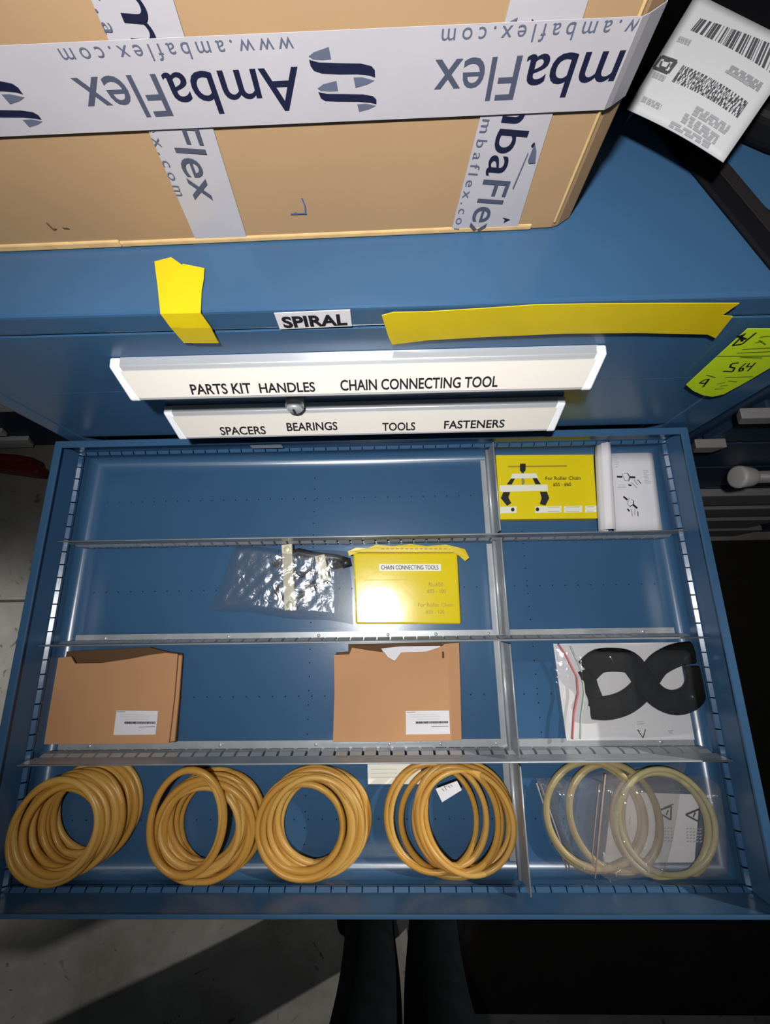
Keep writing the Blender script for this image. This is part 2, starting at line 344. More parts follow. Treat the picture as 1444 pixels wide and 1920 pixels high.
# inside floor with rolled edges: rounded-rectangle rings
def ring(x0, x1, y0, y1, z): return [(x0, y0, z), (x1, y0, z), (x1, y1, z), (x0, y1, z)]
R = 0.015; rings = []
IB, IF_ = DB-0.0025, DF+0.0030
for k in range(9):
    a = math.pi/2*k/8; o = R*(1-math.sin(a)); z = R*(1-math.cos(a))
    rings.append(ring(-IW+o, IW-o, IF_+o, IB-o, z))
v = [p for r_ in rings for p in r_]; f = [(0, 1, 2, 3)]
m.add(v, f, 0, False)
m.add(v, [(4*k+i, 4*k+(i+1) % 4, 4*(k+1)+(i+1) % 4, 4*(k+1)+i) for k in range(8) for i in range(4)], 0, True)
def wall(A, B, N):
    """inner wall from A to B (N points into the drawer): lower plate, slotted ridge, upper plate, rim"""
    A, B, N = Vector(A), Vector(B), Vector(N); L = (B-A).length; T = (B-A)/L; Z = Vector((0, 0, 1))
    def strip(p, q, a, b, mi=0): m.add([A+T*a+N*p[0]+Z*p[1], A+T*b+N*p[0]+Z*p[1], A+T*b+N*q[0]+Z*q[1], A+T*a+N*q[0]+Z*q[1]], [(0, 1, 2, 3)], mi)
    prof = [(0, R), (0, 0.0245), (0.0020, 0.0262), (0.0020, 0.0290), (-0.0012, 0.0312), (-0.0012, RZ-0.002), (0.0006, RZ)]
    n = int(L/PITCH); off = (L-n*PITCH)/2
    for a, b in zip(prof[:1]+prof[4:-1], prof[1:2]+prof[5:]): strip(a, b, 0, L)
    xs = [0.0]+[off+PITCH*i for i in range(n+1)]+[L]
    for i in range(len(xs)-1):
        a, b = xs[i]+(0.0007 if i > 0 else 0), xs[i+1]-(0.0007 if i < len(xs)-2 else 0)
        if b <= a: continue
        for k in range(1, 4): strip(prof[k], prof[k+1], a, b)
    # dark strip behind the slots, the hollow's shade put into its colour
    strip((-0.003, 0.022), (-0.003, 0.034), 0, L, 1)
wall((-IW, IF_, 0), (-IW, IB, 0), (1, 0, 0)); wall((IW, IB, 0), (IW, IF_, 0), (-1, 0, 0))
wall((-IW, IB, 0), (IW, IB, 0), (0, -1, 0)); wall((IW, IF_, 0), (-IW, IF_, 0), (0, 1, 0))
# outer skin and rim as four closed bars
def bar(x0, x1, y0, y1, z0, z1): m.box(x0, x1, y0, y1, z0, z1)
for x0, x1, y0, y1 in ((-DW, -DW+RIM-0.003, DF, DB), (DW-RIM+0.003, DW, DF, DB), (-DW, DW, DF, DF+0.0022), (-DW, DW, DB-0.0020, DB)):
    pass
m.box(-DW, -DW+0.0018, DF, DB, -0.012, RZ); m.box(DW-0.0018, DW, DF, DB, -0.012, RZ)
m.box(-DW, DW, DF, DF+0.0016, -0.012, RZ); m.box(-DW, DW, DB-0.0014, DB, -0.012, RZ)
m.box(-DW, DW, DF, DB, -0.014, -0.0125)
# rows of flat dark dots for punched holes, shade put into their colour
def dot(x, y, r=0.0008, mi=1):
    m.add([(x+r*math.cos(k*math.pi/3), y+r*math.sin(k*math.pi/3), 0.0002) for k in range(6)], [tuple(range(6))], mi)
for yy in (-0.060, -0.172, -0.290, -0.41):
    for k in range(46): dot(-0.333+k*PITCH, yy)
for xx in (-0.07, 0.185):
    for k in range(30):
        y_ = -0.018-k*PITCH; dot(xx, y_)
dr = m.build('drawer', [BLUE, HOLE_SHADE], cab); dr['label'] = 'wide shallow blue drawer pulled fully open'
m = MB()
m.box(-DW, -DW+RIM, DF, DB, RZ-0.0016, RZ+0.0006); m.box(DW-RIM, DW, DF, DB, RZ-0.0016, RZ+0.0006)
m.box(-DW+RIM, DW-RIM, DF, DF+0.0035, RZ-0.0016, RZ+0.0006); m.box(-DW+RIM, DW-RIM, DB-0.0083, DB, RZ-0.0016, RZ+0.0006)
m.build('rim', BLUE, dr, bevel=0.0009, bseg=3)
m = MB()
prof = [(0.0, 0.010), (0.010, 0.008), (0.018, -0.014), (0.016, -0.016), (0.012, -0.012), (0.0, 0.0)]
m.prism([(-a, b) for a, b in prof], (HX-HW, DF, 0), (0, 1, 0), (0, 0, 1), (1, 0, 0), 2*HW); m.build('handle', ALU, dr, bevel=0.0005)
m = MB(); a = ay(468, 834, IB-0.002); b = ay(527, 833, IB-0.002); m.box(a.x, b.x, IB-0.0023, IB-0.0012, RZ-0.022, RZ-0.012); m.build('sticker', mat('grey_sticker', (0.30, 0.34, 0.38), 0.6), dr)

# ------------------------------------------------------------------ slotted partitions and dividers
DH = 0.0448
def partition(y, label, flange):
    m = MB(); x0, x1 = -IW+0.004, IW-0.004; th = 0.0011
    m.box(x0, x1, y-th/2, y+th/2, 0.0004, 0.0075); m.box(x0, x1, y-th/2, y+th/2, 0.0245, DH)
    m.tube([(x0, y, DH), (x1, y, DH)], 0.0009, 8)
    n = int((x1-x0)/PITCH); off = (x1-x0-n*PITCH)/2; xs = [x0]+[x0+off+PITCH*i for i in range(n+1)]+[x1]
    for i in range(len(xs)-1):
        a, b = xs[i]+(0.0013 if i else 0), xs[i+1]-(0.0013 if i < len(xs)-2 else 0)
        if b-a < 0.001: continue
        pr = [(-th/2, 0.0075), (th/2, 0.0075), (0.0028, 0.0110), (0.0026, 0.0190), (th/2, 0.0245), (-th/2, 0.0245), (-0.0026, 0.0190), (-0.0028, 0.0110)]
        m.prism(pr, (a, y, 0), (0, 1, 0), (0, 0, 1), (1, 0, 0), b-a)
    if flange: m.box(x0, x1, y, y+0.0085, 0.0004, 0.0016)
    o = m.build('drawer_partition', [GALV], None)
    tag(o, label, 'partition', 'slotted partitions across the open drawer')
    if flange:
        for k, x in enumerate((-0.31, -0.165, -0.06, 0.02, 0.075, 0.135, 0.31)):
            r = MB(); r.cyl((x, y+0.0045, 0.0014), (x, y+0.0045, 0.0026), 0.0019, 12); r.build('rivet', CHROME, o)
    return o
YP = (-0.1174, -0.2295, -0.3429)
partition(YP[0], 'grey slotted steel partition just below the flat yellow box and leaflet, nearest the cabinet', False)
partition(YP[1], 'grey slotted steel partition between the taped yellow box and the brown card sleeves', True)
partition(YP[2], 'grey slotted steel partition between the brown card sleeves and the amber coils', True)
XV = 0.147
segs = [(IB-0.003, YP[0]+0.004, 'grey steel divider along the left side of the flat yellow box'),
        (YP[0]-0.004, YP[1]+0.004, 'grey steel divider right of the taped yellow box, shining with a highlight'),
        (YP[1]-0.004, YP[2]+0.004, 'grey steel divider between right-hand card sleeve and bag of black straps'),
        (YP[2]-0.004, IF_+0.003, 'grey steel divider between loose amber coil and bagged pale coils')]
for ya, yb, lab in segs:
    m = MB(); m.box(XV-0.0006, XV+0.0006, yb, ya, 0.0004, DH-0.0005); m.tube([(XV, yb, DH-0.0005), (XV, ya, DH-0.0005)], 0.0009, 8)
    m.box(XV-0.0065, XV, yb, ya, 0.0004, 0.0014); m.tube([(XV-0.0022, yb, 0.020), (XV-0.0022, ya, 0.020)], 0.0022, 8)
    tag(m.build('drawer_divider', GALV), lab, 'divider', 'short dividers down the open drawer')

# ================================================================== things in the drawer
# --- flat yellow box with printed puller
T1 = 0.012
c1 = [az(930, 853, T1), az(1113, 852, T1), az(1121, 972, T1), az(938, 974, T1)]
bx = thing('puller_box', ((c1[0].x+c1[2].x)/2, -0.054, 0.0005), 'flat yellow card box printed with a puller drawing, by the white leaflet', 'box', 'yellow card boxes in the open drawer')
m = MB(); top = [Vector(p) for p in c1]; bot = [Vector((p.x, p.y, 0.0006)) for p in c1]
m.add(bot+top, [(0, 1, 2, 3), (7, 6, 5, 4), (0, 4, 5, 1), (1, 5, 6, 2), (2, 6, 7, 3), (3, 7, 4, 0)]); m.build('body', YCARD, bx, bevel=0.0008)
q = Quad(*c1, 0.0003)
def cq(x, y):                      # pixel of the studied crop -> place on the lid
    v = (y-205)/452; return ((x-115-35*v)/678, v)
m = MB()
def pz(pts, mi, e=0.0): q.poly(m, [cq(*p) for p in pts][::-1], mi, e)
pz([(200, 285), (610, 283), (610, 294), (200, 296)], 2)
pz([(283, 270), (323, 270), (323, 318), (310, 335), (296, 335), (283, 318)], 0, 0.0002)
pz([(295, 335), (312, 335), (312, 420), (297, 420)], 3, 0.0001)
pz([(232, 342), (395, 340), (412, 374), (218, 376)], 1, 0.0002)
pz([(222, 376), (250, 376), (228, 418), (192, 418)], 0, 0.0001); pz([(372, 374), (402, 374), (430, 418), (392, 418)], 0, 0.0001)
pz([(303, 385), (318, 385), (318, 412), (303, 412)], 2, 0.0003)
pz([(145, 424), (475, 420), (480, 464), (145, 468)], 1, 0.0002)
pz([(170, 470), (218, 470), (206, 508), (226, 548), (196, 566), (152, 512)], 0, 0.0001)
pz([(424, 470), (472, 470), (490, 515), (464, 566), (424, 556), (436, 514)], 0, 0.0001)
for x0, x1 in ((150, 262), (392, 575), (592, 718), (738, 818)): pz([(x0, 572), (x1, 570), (x1, 614), (x0, 616)], 1, 0.0002)
for x0, x1 in ((480, 560), (605, 700), (750, 800)):
    for yy in (576, 606): pz([(x0, yy), (x1, yy), (x1, yy+3), (x0, yy+3)], 3, 0.0004)
for xc in (236, 408):
    pz([(xc+13*math.cos(k*math.pi/4), 592+14*math.sin(k*math.pi/4)) for k in range(8)], 0, 0.0004)
q.text(m, 'For Roller Chain', *(cq(462, 385)[0], cq(706, 385)[0]), cq(460, 388)[1], 0.052, 0, 0.0003, bold=0.01)
q.text(m, '#35 - #60', *(cq(515, 425)[0], cq(640, 425)[0]), cq(515, 432)[1], 0.052, 0, 0.0003, bold=0.01)
m.build('printed_puller', [BLACKS, PALE, OLIVE, INKG], bx)

# --- white instruction leaflet: one flat page, the other rolled back on itself
lf = thing('leaflet', (0.31, -0.06, 0.0006), 'white instruction leaflet with one page curled into a roll, beside the flat yellow box', 'leaflet')
m = MB()
prof = [(0.350, 0.0125), (0.325, 0.0135), (0.298, 0.0130), (0.291, 0.0150), (0.2895, 0.021), (0.286, 0.0265), (0.280, 0.0285), (0.2745, 0.0265), (0.2715, 0.0205), (0.2715, 0.0145), (0.275, 0.0105), (0.280, 0.0090), (0.286, 0.0100)]
def pagef(u, v):
    k = u*(len(prof)-1); i = min(int(k), len(prof)-2); t = k-i; x = prof[i][0]*(1-t)+prof[i+1][0]*t; z = prof[i][1]*(1-t)+prof[i+1][1]*t
    roll = max(0.0, min(1.0, (0.294-x)/0.01)) if i > 1 else 0
    return Vector((x-0.004*v*(0.3+0.7*(1-roll)) + roll*0.006*(1-v), -0.0135+roll*0.007*(1-v)-v*0.097, z+roll*0.004*(1-v)-0.0015*v))
m.grid(pagef, 48, 6); m.build('page', PAPER, lf, solid=0.0004)
m = MB(); m.grid(lambda u, v: Vector((0.2955+u*0.053-0.004*v, -0.016-v*0.091, 0.0112-0.0015*v)), 2, 2); m.build('page', PAPER, lf, solid=0.0016)
q = Quad(pagef(0.0, 0), pagef(0.0, 0), pagef(0, 1), pagef(0, 1)); q = Quad((0.349, 0, 0), (0.349, 0, 0), (0.345, 0, 0), (0.345, 0, 0))
LQ = Quad(Vector((0.296, -0.0135, 0.0142)), Vector((0.350, -0.0135, 0.0138)), Vector((0.346, -0.1105, 0.0126)), Vector((0.292, -0.1105, 0.0128)), 0.0004)
m = MB(); rnd = random.Random(3)
def pump(cx, cy, s, ang):          # little exploded drawing of a puller
    ca, sa = math.cos(ang), math.sin(ang)
    def T(p): return (cx+(p[0]*ca-p[1]*sa)*s, cy+(p[0]*sa+p[1]*ca)*s*0.6)
    for a, b, w, mi in (((-1, 0), (-0.5, 0), .0022, 0), ((-0.5, -0.3), (-0.3, 0.3), .0006, 1), ((-0.3, -0.3), (0, -0.35), .0006, 1), ((-0.3, 0.3), (0.05, 0.35), .0006, 1), ((0.0, -0.35), (0.2, 0), .0010, 0), ((0.2, 0), (0.05, 0.35), .0010, 0), ((0.2, 0), (0.7, 0.0), .0024, 0), ((0.55, 0.2), (0.9, 0.7), .0007, 1), ((0.3, 0.45), (0.8, 0.95), .0007, 1), ((0.0, 0.7), (0.3, 0.75), .0018, 0), ((0.9, 0.2), (1.2, 0.55), .0009, 0)):
        LQ.line(m, T(a), T(b), w, mi)
pump(0.36, 0.32, 0.24, 0.05); pump(0.38, 0.66, 0.22, 0.75)
for k in range(10):
    u = 0.62+0.02*rnd.random(); vv = 0.24+k*0.018; LQ.line(m, (0.72, vv), (0.78+0.1*rnd.random(), vv), 0.0006, 2)
for k in range(5): LQ.line(m, (0.10, 0.06+k*0.03), (0.16+0.05*rnd.random(), 0.06+k*0.03), 0.0006, 2)
for k in range(3): LQ.line(m, (0.12, 0.42+k*0.018), (0.30, 0.42+k*0.018), 0.0005, 2)
m.build('line_drawings', [INK, INKG, INKF], lf)

# --- taped yellow box
T2 = 0.021
c2 = [az(662, 1036, T2), az(858, 1036, T2), az(865, 1170, T2), az(667, 1170, T2)]
bx = thing('chain_tool_box', (0.043, -0.17, 0.0005), 'glossy yellow card box with white typed label and tape tabs at both top corners', 'box', 'yellow card boxes in the open drawer')
m = MB(); bot = [Vector((p.x, p.y, 0.0006)) for p in c2]
m.add(bot+[Vector(p) for p in c2], [(0, 1, 2, 3), (7, 6, 5, 4), (0, 4, 5, 1), (1, 5, 6, 2), (2, 6, 7, 3), (3, 7, 4, 0)]); m.build('body', YGLOSS, bx, bevel=0.0022, bseg=3)
q = Quad(*c2, 0.0003); m = MB(); q.rect(m, 0.245, 0.835, 0.165, 0.265, 0); m.build('label', mat('typed_label', (0.62, 0.62, 0.55), 0.5), bx)
m = MB()
q.text(m, 'CHAIN CONNECTING TOOLS', 0.265, 0.81, 0.245, 0.058, 0, 0.0004, bold=0.01)
q.text(m, 'RL-A50', 0.71, 0.845, 0.485, 0.055, 1, 0.0003, bold=0.01); q.text(m, '#35 - 100', 0.69, 0.87, 0.575, 0.05, 1, 0.0003, bold=0.01)
q.text(m, 'For Roller Chain', 0.60, 0.93, 0.765, 0.05, 1, 0.0003); q.text(m, '#35 - 100', 0.67, 0.845, 0.86, 0.05, 1, 0.0003)
q.line(m, (0.10, 0.395), (0.50, 0.390), 0.0007, 2, 0.0003); q.line(m, (0.10, 0.105), (0.42, 0.10), 0.0006, 2, 0.0003)
m.build('lettering', [INK, OLIVE, mat('ochre_print', (0.55, 0.36, 0.0), 0.5)], bx)
m = MB(); rnd = random.Random(11)
tp = [(655, 1042), (652, 1034), (668, 1027), (690, 1028), (705, 1021), (735, 1024), (770, 1020), (800, 1024), (835, 1021), (858, 1026), (872, 1030), (880, 1046), (872, 1052), (862, 1043), (850, 1036), (780, 1036), (700, 1036), (672, 1036)]
m.add([az(*p, T2+0.0016+0.0012*rnd.random()) for p in tp], [tuple(range(len(tp)-1, -1, -1))]); m.build('tape_flap', YTAPE, bx, solid=0.0005)
m = MB()
for x in range(715, 840, 9): a = az(x, 1029, T2+0.0032); m.box(a.x, a.x+0.0035, a.y-0.0006, a.y+0.0006, a.z, a.z+0.0002)
m.build('tape_print', OLIVE, bx)

# --- two-jaw puller inside a crinkled clear bag
pl = thing('gear_puller', (-0.07, -0.16, 0.001), 'two-jaw puller with zinc crossbars and black arms inside the crinkled clear bag', 'tool')
ZP = 0.011
def barpx(a, b, w, z, h, mat_, name, holes=()):
    A, B = az(*a, z), az(*b, z); d = (B-A).normalized(); n = Vector((-d.y, d.x, 0))*w/2
    m = MB(); m.prism([(0, -1), (1, -1), (1, 1), (0, 1)], A, B-A, n, Vector((0, 0, 1)), h)
    for t in holes:
        c = A.lerp(B, t); m.cyl(c+Vector((0, 0, h)), c+Vector((0, 0, h+0.001)), w*0.3, 14)
    return m.build(name, mat_, pl, bevel=0.0012)
barpx((540, 1022), (546, 1144), 0.0125, ZP, 0.0065, STEELY, 'crossbar', (0.08, 0.92))
barpx((601, 1042), (610, 1090), 0.0120, ZP, 0.0065, STEELY, 'crossbar', (0.15, 0.85))
for p in ([(655, 1052), (630, 1046), (600, 1044), (560, 1036), (530, 1046), (512, 1060)], [(612, 1088), (590, 1096), (560, 1120), (535, 1118), (515, 1102)]):
    m = MB(); m.tube([az(*a, ZP-0.002) for a in p], [0.0036, 0.0046, 0.005, 0.0055, 0.005, 0.0035][:len(p)], 8); m.build('arm', BLACKS, pl)
m = MB(); m.tube([az(545, 1082, ZP), az(606, 1066, ZP), az(640, 1058, ZP)], 0.0036, 10); m.tube([az(640, 1058, ZP), az(657, 1053, ZP)], 0.0052, 6)
m.build('screw', BLACKS, pl)

def bag(name, corners, zf, label, cat, mat_, nu=46, nv=34, rough=0.0012, seed=1, group=None):
    """clear bag: a sheet over what is in it, pinched to the floor at its rim, and a flat underside"""
    rnd = random.Random(seed); ph = [(rnd.uniform(20, 90), rnd.uniform(0, 6.28), rnd.uniform(-1, 1), rnd.uniform(-1, 1)) for _ in range(9)]
    C = [Vector(c) for c in corners]
    o = thing(name, ((C[0]+C[2])/2).xy.to_3d(), label, cat, group)
    o.location.z = W((0, 0, 0.0006)).z; o['_o'] = list(o.location)
    def top(u, v):
        p = C[0].lerp(C[1], u).lerp(C[3].lerp(C[2], u), v); e = min(u, 1-u, v, 1-v)*9; e = min(1.0, e)**0.7
        w = sum(abs(math.sin(k*(a*p.x*3+b*p.y*3)+f0)) for k, f0, a, b in ph)/len(ph)-0.6
        return Vector((p.x+0.0012*math.sin(60*p.y+seed), p.y+0.0012*math.sin(70*p.x+seed), max(0.0012, zf(p.x, p.y)*e+rough*w*8*e+0.0012)))
    m = MB(); m.grid(top, nu, nv)
    fl = m.build('film', mat_, o)
    return o
b1 = bag('clear_bag', [az(438, 1024, 0.004), az(652, 1034, 0.004), az(664, 1170, 0.003), az(390, 1143, 0.003)],
    lambda x, y: 0.0215 if x > -0.12 else 0.0215-0.14*min(0.1, (-0.12-x)), 'crinkled clear plastic bag holding the two-jaw puller, left of the taped yellow box', 'bag', FILM, 70, 46, 0.00065, 5)

# --- brown card sleeves
def sleeve(back, front, lab_c, label, sheets):
    Zb, Zt = 0.0015, 0.012
    b = [az(*p, 0.006) for p in back]; f = [az(*p, Zt) for p in front]
    o = thing('card_sleeve', (sum(p.x for p in f)/len(f), sum(p.y for p in f)/len(f), 0.0005), label, 'envelope', 'brown card sleeves in the open drawer')
    m = MB(); m.add([Vector((p.x, p.y, Zb)) for p in b]+[Vector((p.x, p.y, 0.0055)) for p in b], [tuple(range(len(b)-1, -1, -1))[::-1], tuple(range(2*len(b)-1, len(b)-1, -1))]+[(i, len(b)+i, len(b)+(i+1) % len(b), (i+1) % len(b)) for i in range(len(b))])
    m.build('back_panel', [KRAFTD], o)
    n = len(f); m = MB()
    m.add([Vector((p.x, p.y, Zt-0.0022)) for p in f]+[Vector(p) for p in f], [tuple(range(n)), tuple(range(2*n-1, n-1, -1))]+[(i, n+i, n+(i+1) % n, (i+1) % n) for i in range(n)])
    m.build('front_panel', KRAFT, o, bevel=0.0004)
    return o, Zt
def mail_label(o, px, Zt):
    q = Quad(*[az(*p, Zt) for p in px], 0.0004)
    m = MB(); q.rect(m, 0, 1, 0, 1); m.build('address_label', PAPER, o)
    m = MB(); q.line(m, (0.02, 0.05), (0.22, 0.05), 0.0006, 1, 0.0002)
    for k, (a, b_) in enumerate(((0.08, 0.70), (0.12, 0.80), (0.25, 0.78))): q.line(m, (a, 0.16+k*0.1), (b_, 0.15+k*0.1), 0.0004, 2, 0.0002)
    rr = random.Random(5); u = 0.23
    while u < 0.96:
        w = rr.choice((0.010, 0.016, 0.024)); q.rect(m, u, min(0.97, u+w), 0.45, 0.545, 0, 0.0002); u += w+rr.choice((0.004, 0.007))
    q.line(m, (0.58, 0.68), (0.97, 0.67), 0.0006, 1, 0.0002); m.build('printing', [INK, INKG, INKF], o)
o, Zt = sleeve([(115, 1222), (280, 1214), (313, 1222), (341, 1226), (336, 1300), (329, 1392), (90, 1390)],
               [(108, 1233), (132, 1231), (140, 1244), (190, 1243), (245, 1235), (280, 1228), (310, 1224), (333, 1226), (326, 1310), (316, 1394), (200, 1395), (82, 1396), (94, 1315)],
               None, 'brown card sleeve at the far left with a white address label', 0)
m = MB(); pp = [az(*p, 0.008) for p in ((318, 1226), (341, 1229), (335, 1310), (327, 1390), (316, 1391), (322, 1320))]
m.prism([(p.x, p.y) for p in pp][::-1], (0, 0, 0.0056), (1, 0, 0), (0, 1, 0), (0, 0, 1), 0.0022); m.build('side_panel', KRAFT, o)
mail_label(o, [(219, 1332), (297, 1333), (292, 1377), (213, 1378)], Zt)
o, Zt = sleeve([(653, 1208), (832, 1205), (862, 1205), (864, 1300), (864, 1386), (630, 1386), (630, 1224), (653, 1222)],
               [(626, 1228), (655, 1227), (660, 1214), (690, 1219), (720, 1223), (726, 1232), (740, 1240), (752, 1224), (800, 1222), (825, 1214), (834, 1207), (861, 1205), (864, 1300), (866, 1388), (740, 1391), (624, 1391), (627, 1300)],
               None, 'brown card sleeve in the middle, a white paper corner showing at its torn opening', 1)
m = MB(); m.add([az(*p, 0.0078) for p in ((715, 1216), (750, 1212), (826, 1211), (826, 1222), (760, 1236), (730, 1240))], [(5, 4, 3, 2, 1, 0)]); m.build('paper_inside', PAPER, o, solid=0.0006)
mail_label(o, [(761, 1333), (842, 1332), (844, 1376), (761, 1377)], Zt)
m = MB(); a = az(831, 1228, Zt+0.0004); m.box(a.x-0.0012, a.x+0.0012, a.y-0.0035, a.y+0.0035, Zt, Zt+0.0003); m.build('staple_mark', KRAFTD, o)

# --- bag of black straps, on white paper
m = MB(); pp = [az(*p, 0.001) for p in ((1037, 1207), (1275, 1204), (1312, 1386), (1062, 1388))]
m.prism([(p.x, p.y) for p in pp][::-1], (0, 0, 0.0012), (1, 0, 0), (0, 1, 0), (0, 0, 1), 0.0008)
ps = m.build('paper_sheet', PAPER); tag(ps, 'white printed sheet under the black straps in the zip bag', 'paper')
q = Quad(*[Vector((p.x, p.y, 0.002)) for p in pp], 0.0002); m = MB()
q.line(m, (0.545, 0.90), (0.575, 0.98), 0.0009); q.line(m, (0.605, 0.895), (0.575, 0.98), 0.0009); q.line(m, (0.54, 0.90), (0.565, 0.915), 0.0006)
for a, b_ in (((0.55, 0.82), (0.60, 0.82)), ((0.545, 0.845), (0.605, 0.84)), ((0.77, 0.915), (0.81, 0.91)), ((0.775, 0.93), (0.80, 0.935))): q.line(m, a, b_, 0.0005, 1)
m.build('printing', [INK, INKG], ps)
def strap(pts, w, zs, label, extra):
    m = MB(); P = [az(*p, 0.008) for p in pts]; n = len(P); K = []
    N = 36
    def sp(t):
        k = t*(n-1); i = min(int(k), n-2); s_ = k-i; p0 = P[max(0, i-1)]; p1 = P[i]; p2 = P[i+1]; p3 = P[min(n-1, i+2)]
        return 0.5*((2*p1)+(p2-p0)*s_+(2*p0-5*p1+4*p2-p3)*s_*s_+(3*p1-p0-3*p2+p3)*s_**3)
    secs = []
    for j in range(N+1):
        t = j/N; c = sp(t); d = (sp(min(1, t+0.01))-sp(max(0, t-0.01))); d.z = 0; d.normalize(); nn = Vector((-d.y, d.x, 0)); z = zs[0]+(zs[1]-zs[0])*t+0.002*math.sin(t*9)
        for a, b_ in ((-1, 0), (-0.82, 0.0026), (0, 0.0034), (0.82, 0.0026), (1, 0), (0.8, -0.002), (-0.8, -0.002)):
            secs.append(Vector((c.x, c.y, z))+nn*w/2*a+Vector((0, 0, b_)))
    f = [(j*7+k, j*7+(k+1) % 7, (j+1)*7+(k+1) % 7, (j+1)*7+k) for j in range(N) for k in range(7)]+[tuple(range(6, -1, -1)), tuple(N*7+k for k in range(7))]
    m.add(secs, f, 0, True); o = m.build('webbing_strap', BLACKC); tag(o, label, 'strap', 'black webbing straps in the zip bag')
    return o
def k8(*P): return [(1020+x/4.51, 1180+y/4.51) for x, y in P]
strap(k8((395, 660), (520, 662), (680, 615), (810, 520), (890, 400), (960, 290), (1090, 215), (1235, 190)), 0.0235, (0.0085, 0.0125), 'black webbing strap running from lower left up to the right corner of the zip bag', 0)
strap(k8((345, 345), (430, 265), (560, 250), (690, 270), (770, 350), (860, 480), (960, 575), (1080, 610), (1200, 560), (1255, 440), (1235, 300)), 0.0245, (0.0145, 0.0150), 'black webbing strap curling around the right-hand gap in the zip bag', 0)
strap(k8((345, 345), (385, 440), (430, 560), (440, 650)), 0.0165, (0.0085, 0.0075), 'short black webbing end at the left of the zip bag', 0)
bagz = bag('zip_bag', [az(1036, 1206, 0.003), az(1322, 1206, 0.004), az(1346, 1378, 0.003), az(1060, 1388, 0.003)],
    lambda x, y: 0.021 if 0.225 < x < 0.345 else 0.006, 'clear zip bag of black webbing straps over a white sheet, right of the divider', 'bag', FILMS, 44, 34, 0.0004, 9)
m = MB(); m.tube([az(*p, 0.013) for p in ((1047, 1208), (1062, 1230), (1082, 1270), (1084, 1300), (1076, 1340), (1073, 1386))], 0.0011, 6); m.build('zip_strip', PINK, bagz)
m = MB(); m.tube([az(*p, 0.0105) for p in ((1070, 1212), (1092, 1262), (1096, 1300), (1090, 1345), (1088, 1386))], 0.0009, 6); m.build('zip_strip', GREENZ, bagz)

# --- coils of amber belt
def loop_mesh(c, rx, ry, r, tilt=(0, 0), rot=0.0, seg=60, wob=0.0, sd=0):
    rnd = random.Random(sd); p1, p2 = rnd.uniform(0, 6.28), rnd.uniform(0, 6.28)
    pts = []
    for k in range(seg):
        a = 2*math.pi*k/seg; k2 = 1+wob*(math.sin(2*a+p1)*0.6+math.sin(3*a+p2)*0.4)
        x, y = rx*math.cos(a)*k2, ry*math.sin(a)*k2; x, y = x*math.cos(rot)-y*math.sin(rot), x*math.sin(rot)+y*math.cos(rot)
        pts.append(Vector((c[0]+x, c[1]+y, max(r+0.0006, c[2]+tilt[0]*x+tilt[1]*y+0.0007*math.sin(3*a+p1)))))
    m = MB(); m.tube(pts, r, 10, True); return m
def coil(cpx, label, loops, r=0.0030, mats=(AMBER, AMBER2), group='coils of amber belt in the front row', name='belt_coil'):
    c0 = az(*cpx, 0.002); o = thing(name, (c0.x, c0.y, 0.0004), label, 'belt coil', group)
    for i, (px, py, z, rx, ry, tx, ty, rot) in enumerate(loops):
        c = az(px, py, z); loop_mesh((c.x, c.y, z), rx, ry, r*(0.93+0.05*(i % 4)), (tx, ty), rot, wob=0.012, sd=i*7+int(px)).build('belt_loop', mats[i % len(mats)], o)
    return o
def stack(b, t, n, zt, rx, ry, jit, jr, sd, tilt=0.03):
    rnd = random.Random(sd); out = []
    for i in range(n):
        f = i/(n-1); z = 0.0038+(zt-0.0038)*f; d = rnd.uniform(-jr, jr)
        out.append((b[0]+(t[0]-b[0])*f+rnd.uniform(-jit, jit), b[1]+(t[1]-b[1])*f+rnd.uniform(-jit, jit)*0.7, z, rx+d, ry+d, rnd.uniform(-tilt, tilt), rnd.uniform(-tilt, tilt), 0.0))
    return out
coil((150, 1545), 'leftmost amber belt coil, leaning stack in the drawer\'s front left corner', stack((178, 1514), (108, 1560), 24, 0.034, 0.0400, 0.0405, 10, 0.0034, 2, 0.08), r=0.0031)
L2 = stack((408, 1531), (377, 1550), 18, 0.022, 0.0440, 0.0412, 12, 0.0036, 4, 0.07); L2.append((349, 1541, 0.028, 0.0355, 0.0455, 0.02, 0, 0.05)); L2.append((351, 1541, 0.0305, 0.0362, 0.0455, -0.03, 0, 0.0))
coil((390, 1540), 'amber belt coil with one loop crossing its open middle', L2, r=0.0031)
coil((587, 1540), 'tidy ring-shaped amber belt coil, touching the one with a loop crossing its middle', stack((598, 1534), (576, 1550), 22, 0.020, 0.0452, 0.0422, 13, 0.0052, 6, 0.07), r=0.0031)
coil((850, 1540), 'loose amber belt coil with spread loops and a small white tag', [
    (876, 1532, 0.0040, 0.0445, 0.0490, 0, 0, 0.0), (866, 1540, 0.0075, 0.0470, 0.0480, 0.02, 0, 0.6), (868, 1530, 0.011, 0.0500, 0.0490, -0.02, 0.01, 0.3),
    (846, 1537, 0.013, 0.0510, 0.0485, 0.03, 0, 0.0), (822, 1531, 0.014, 0.0485, 0.0480, -0.04, 0, 0.1), (809, 1531, 0.0165, 0.0455, 0.0470, 0.02, -0.03, 0.0),
    (846, 1528, 0.019, 0.0350, 0.0440, 0.0, 0.02, 0.15), (858, 1534, 0.022, 0.0400, 0.0455, 0.03, 0.0, 0.1), (876, 1540, 0.0235, 0.0435, 0.0465, 0.02, 0.0, 0.7), (880, 1534, 0.019, 0.0430, 0.0470, 0.02, -0.02, 0.4)], r=0.0028)
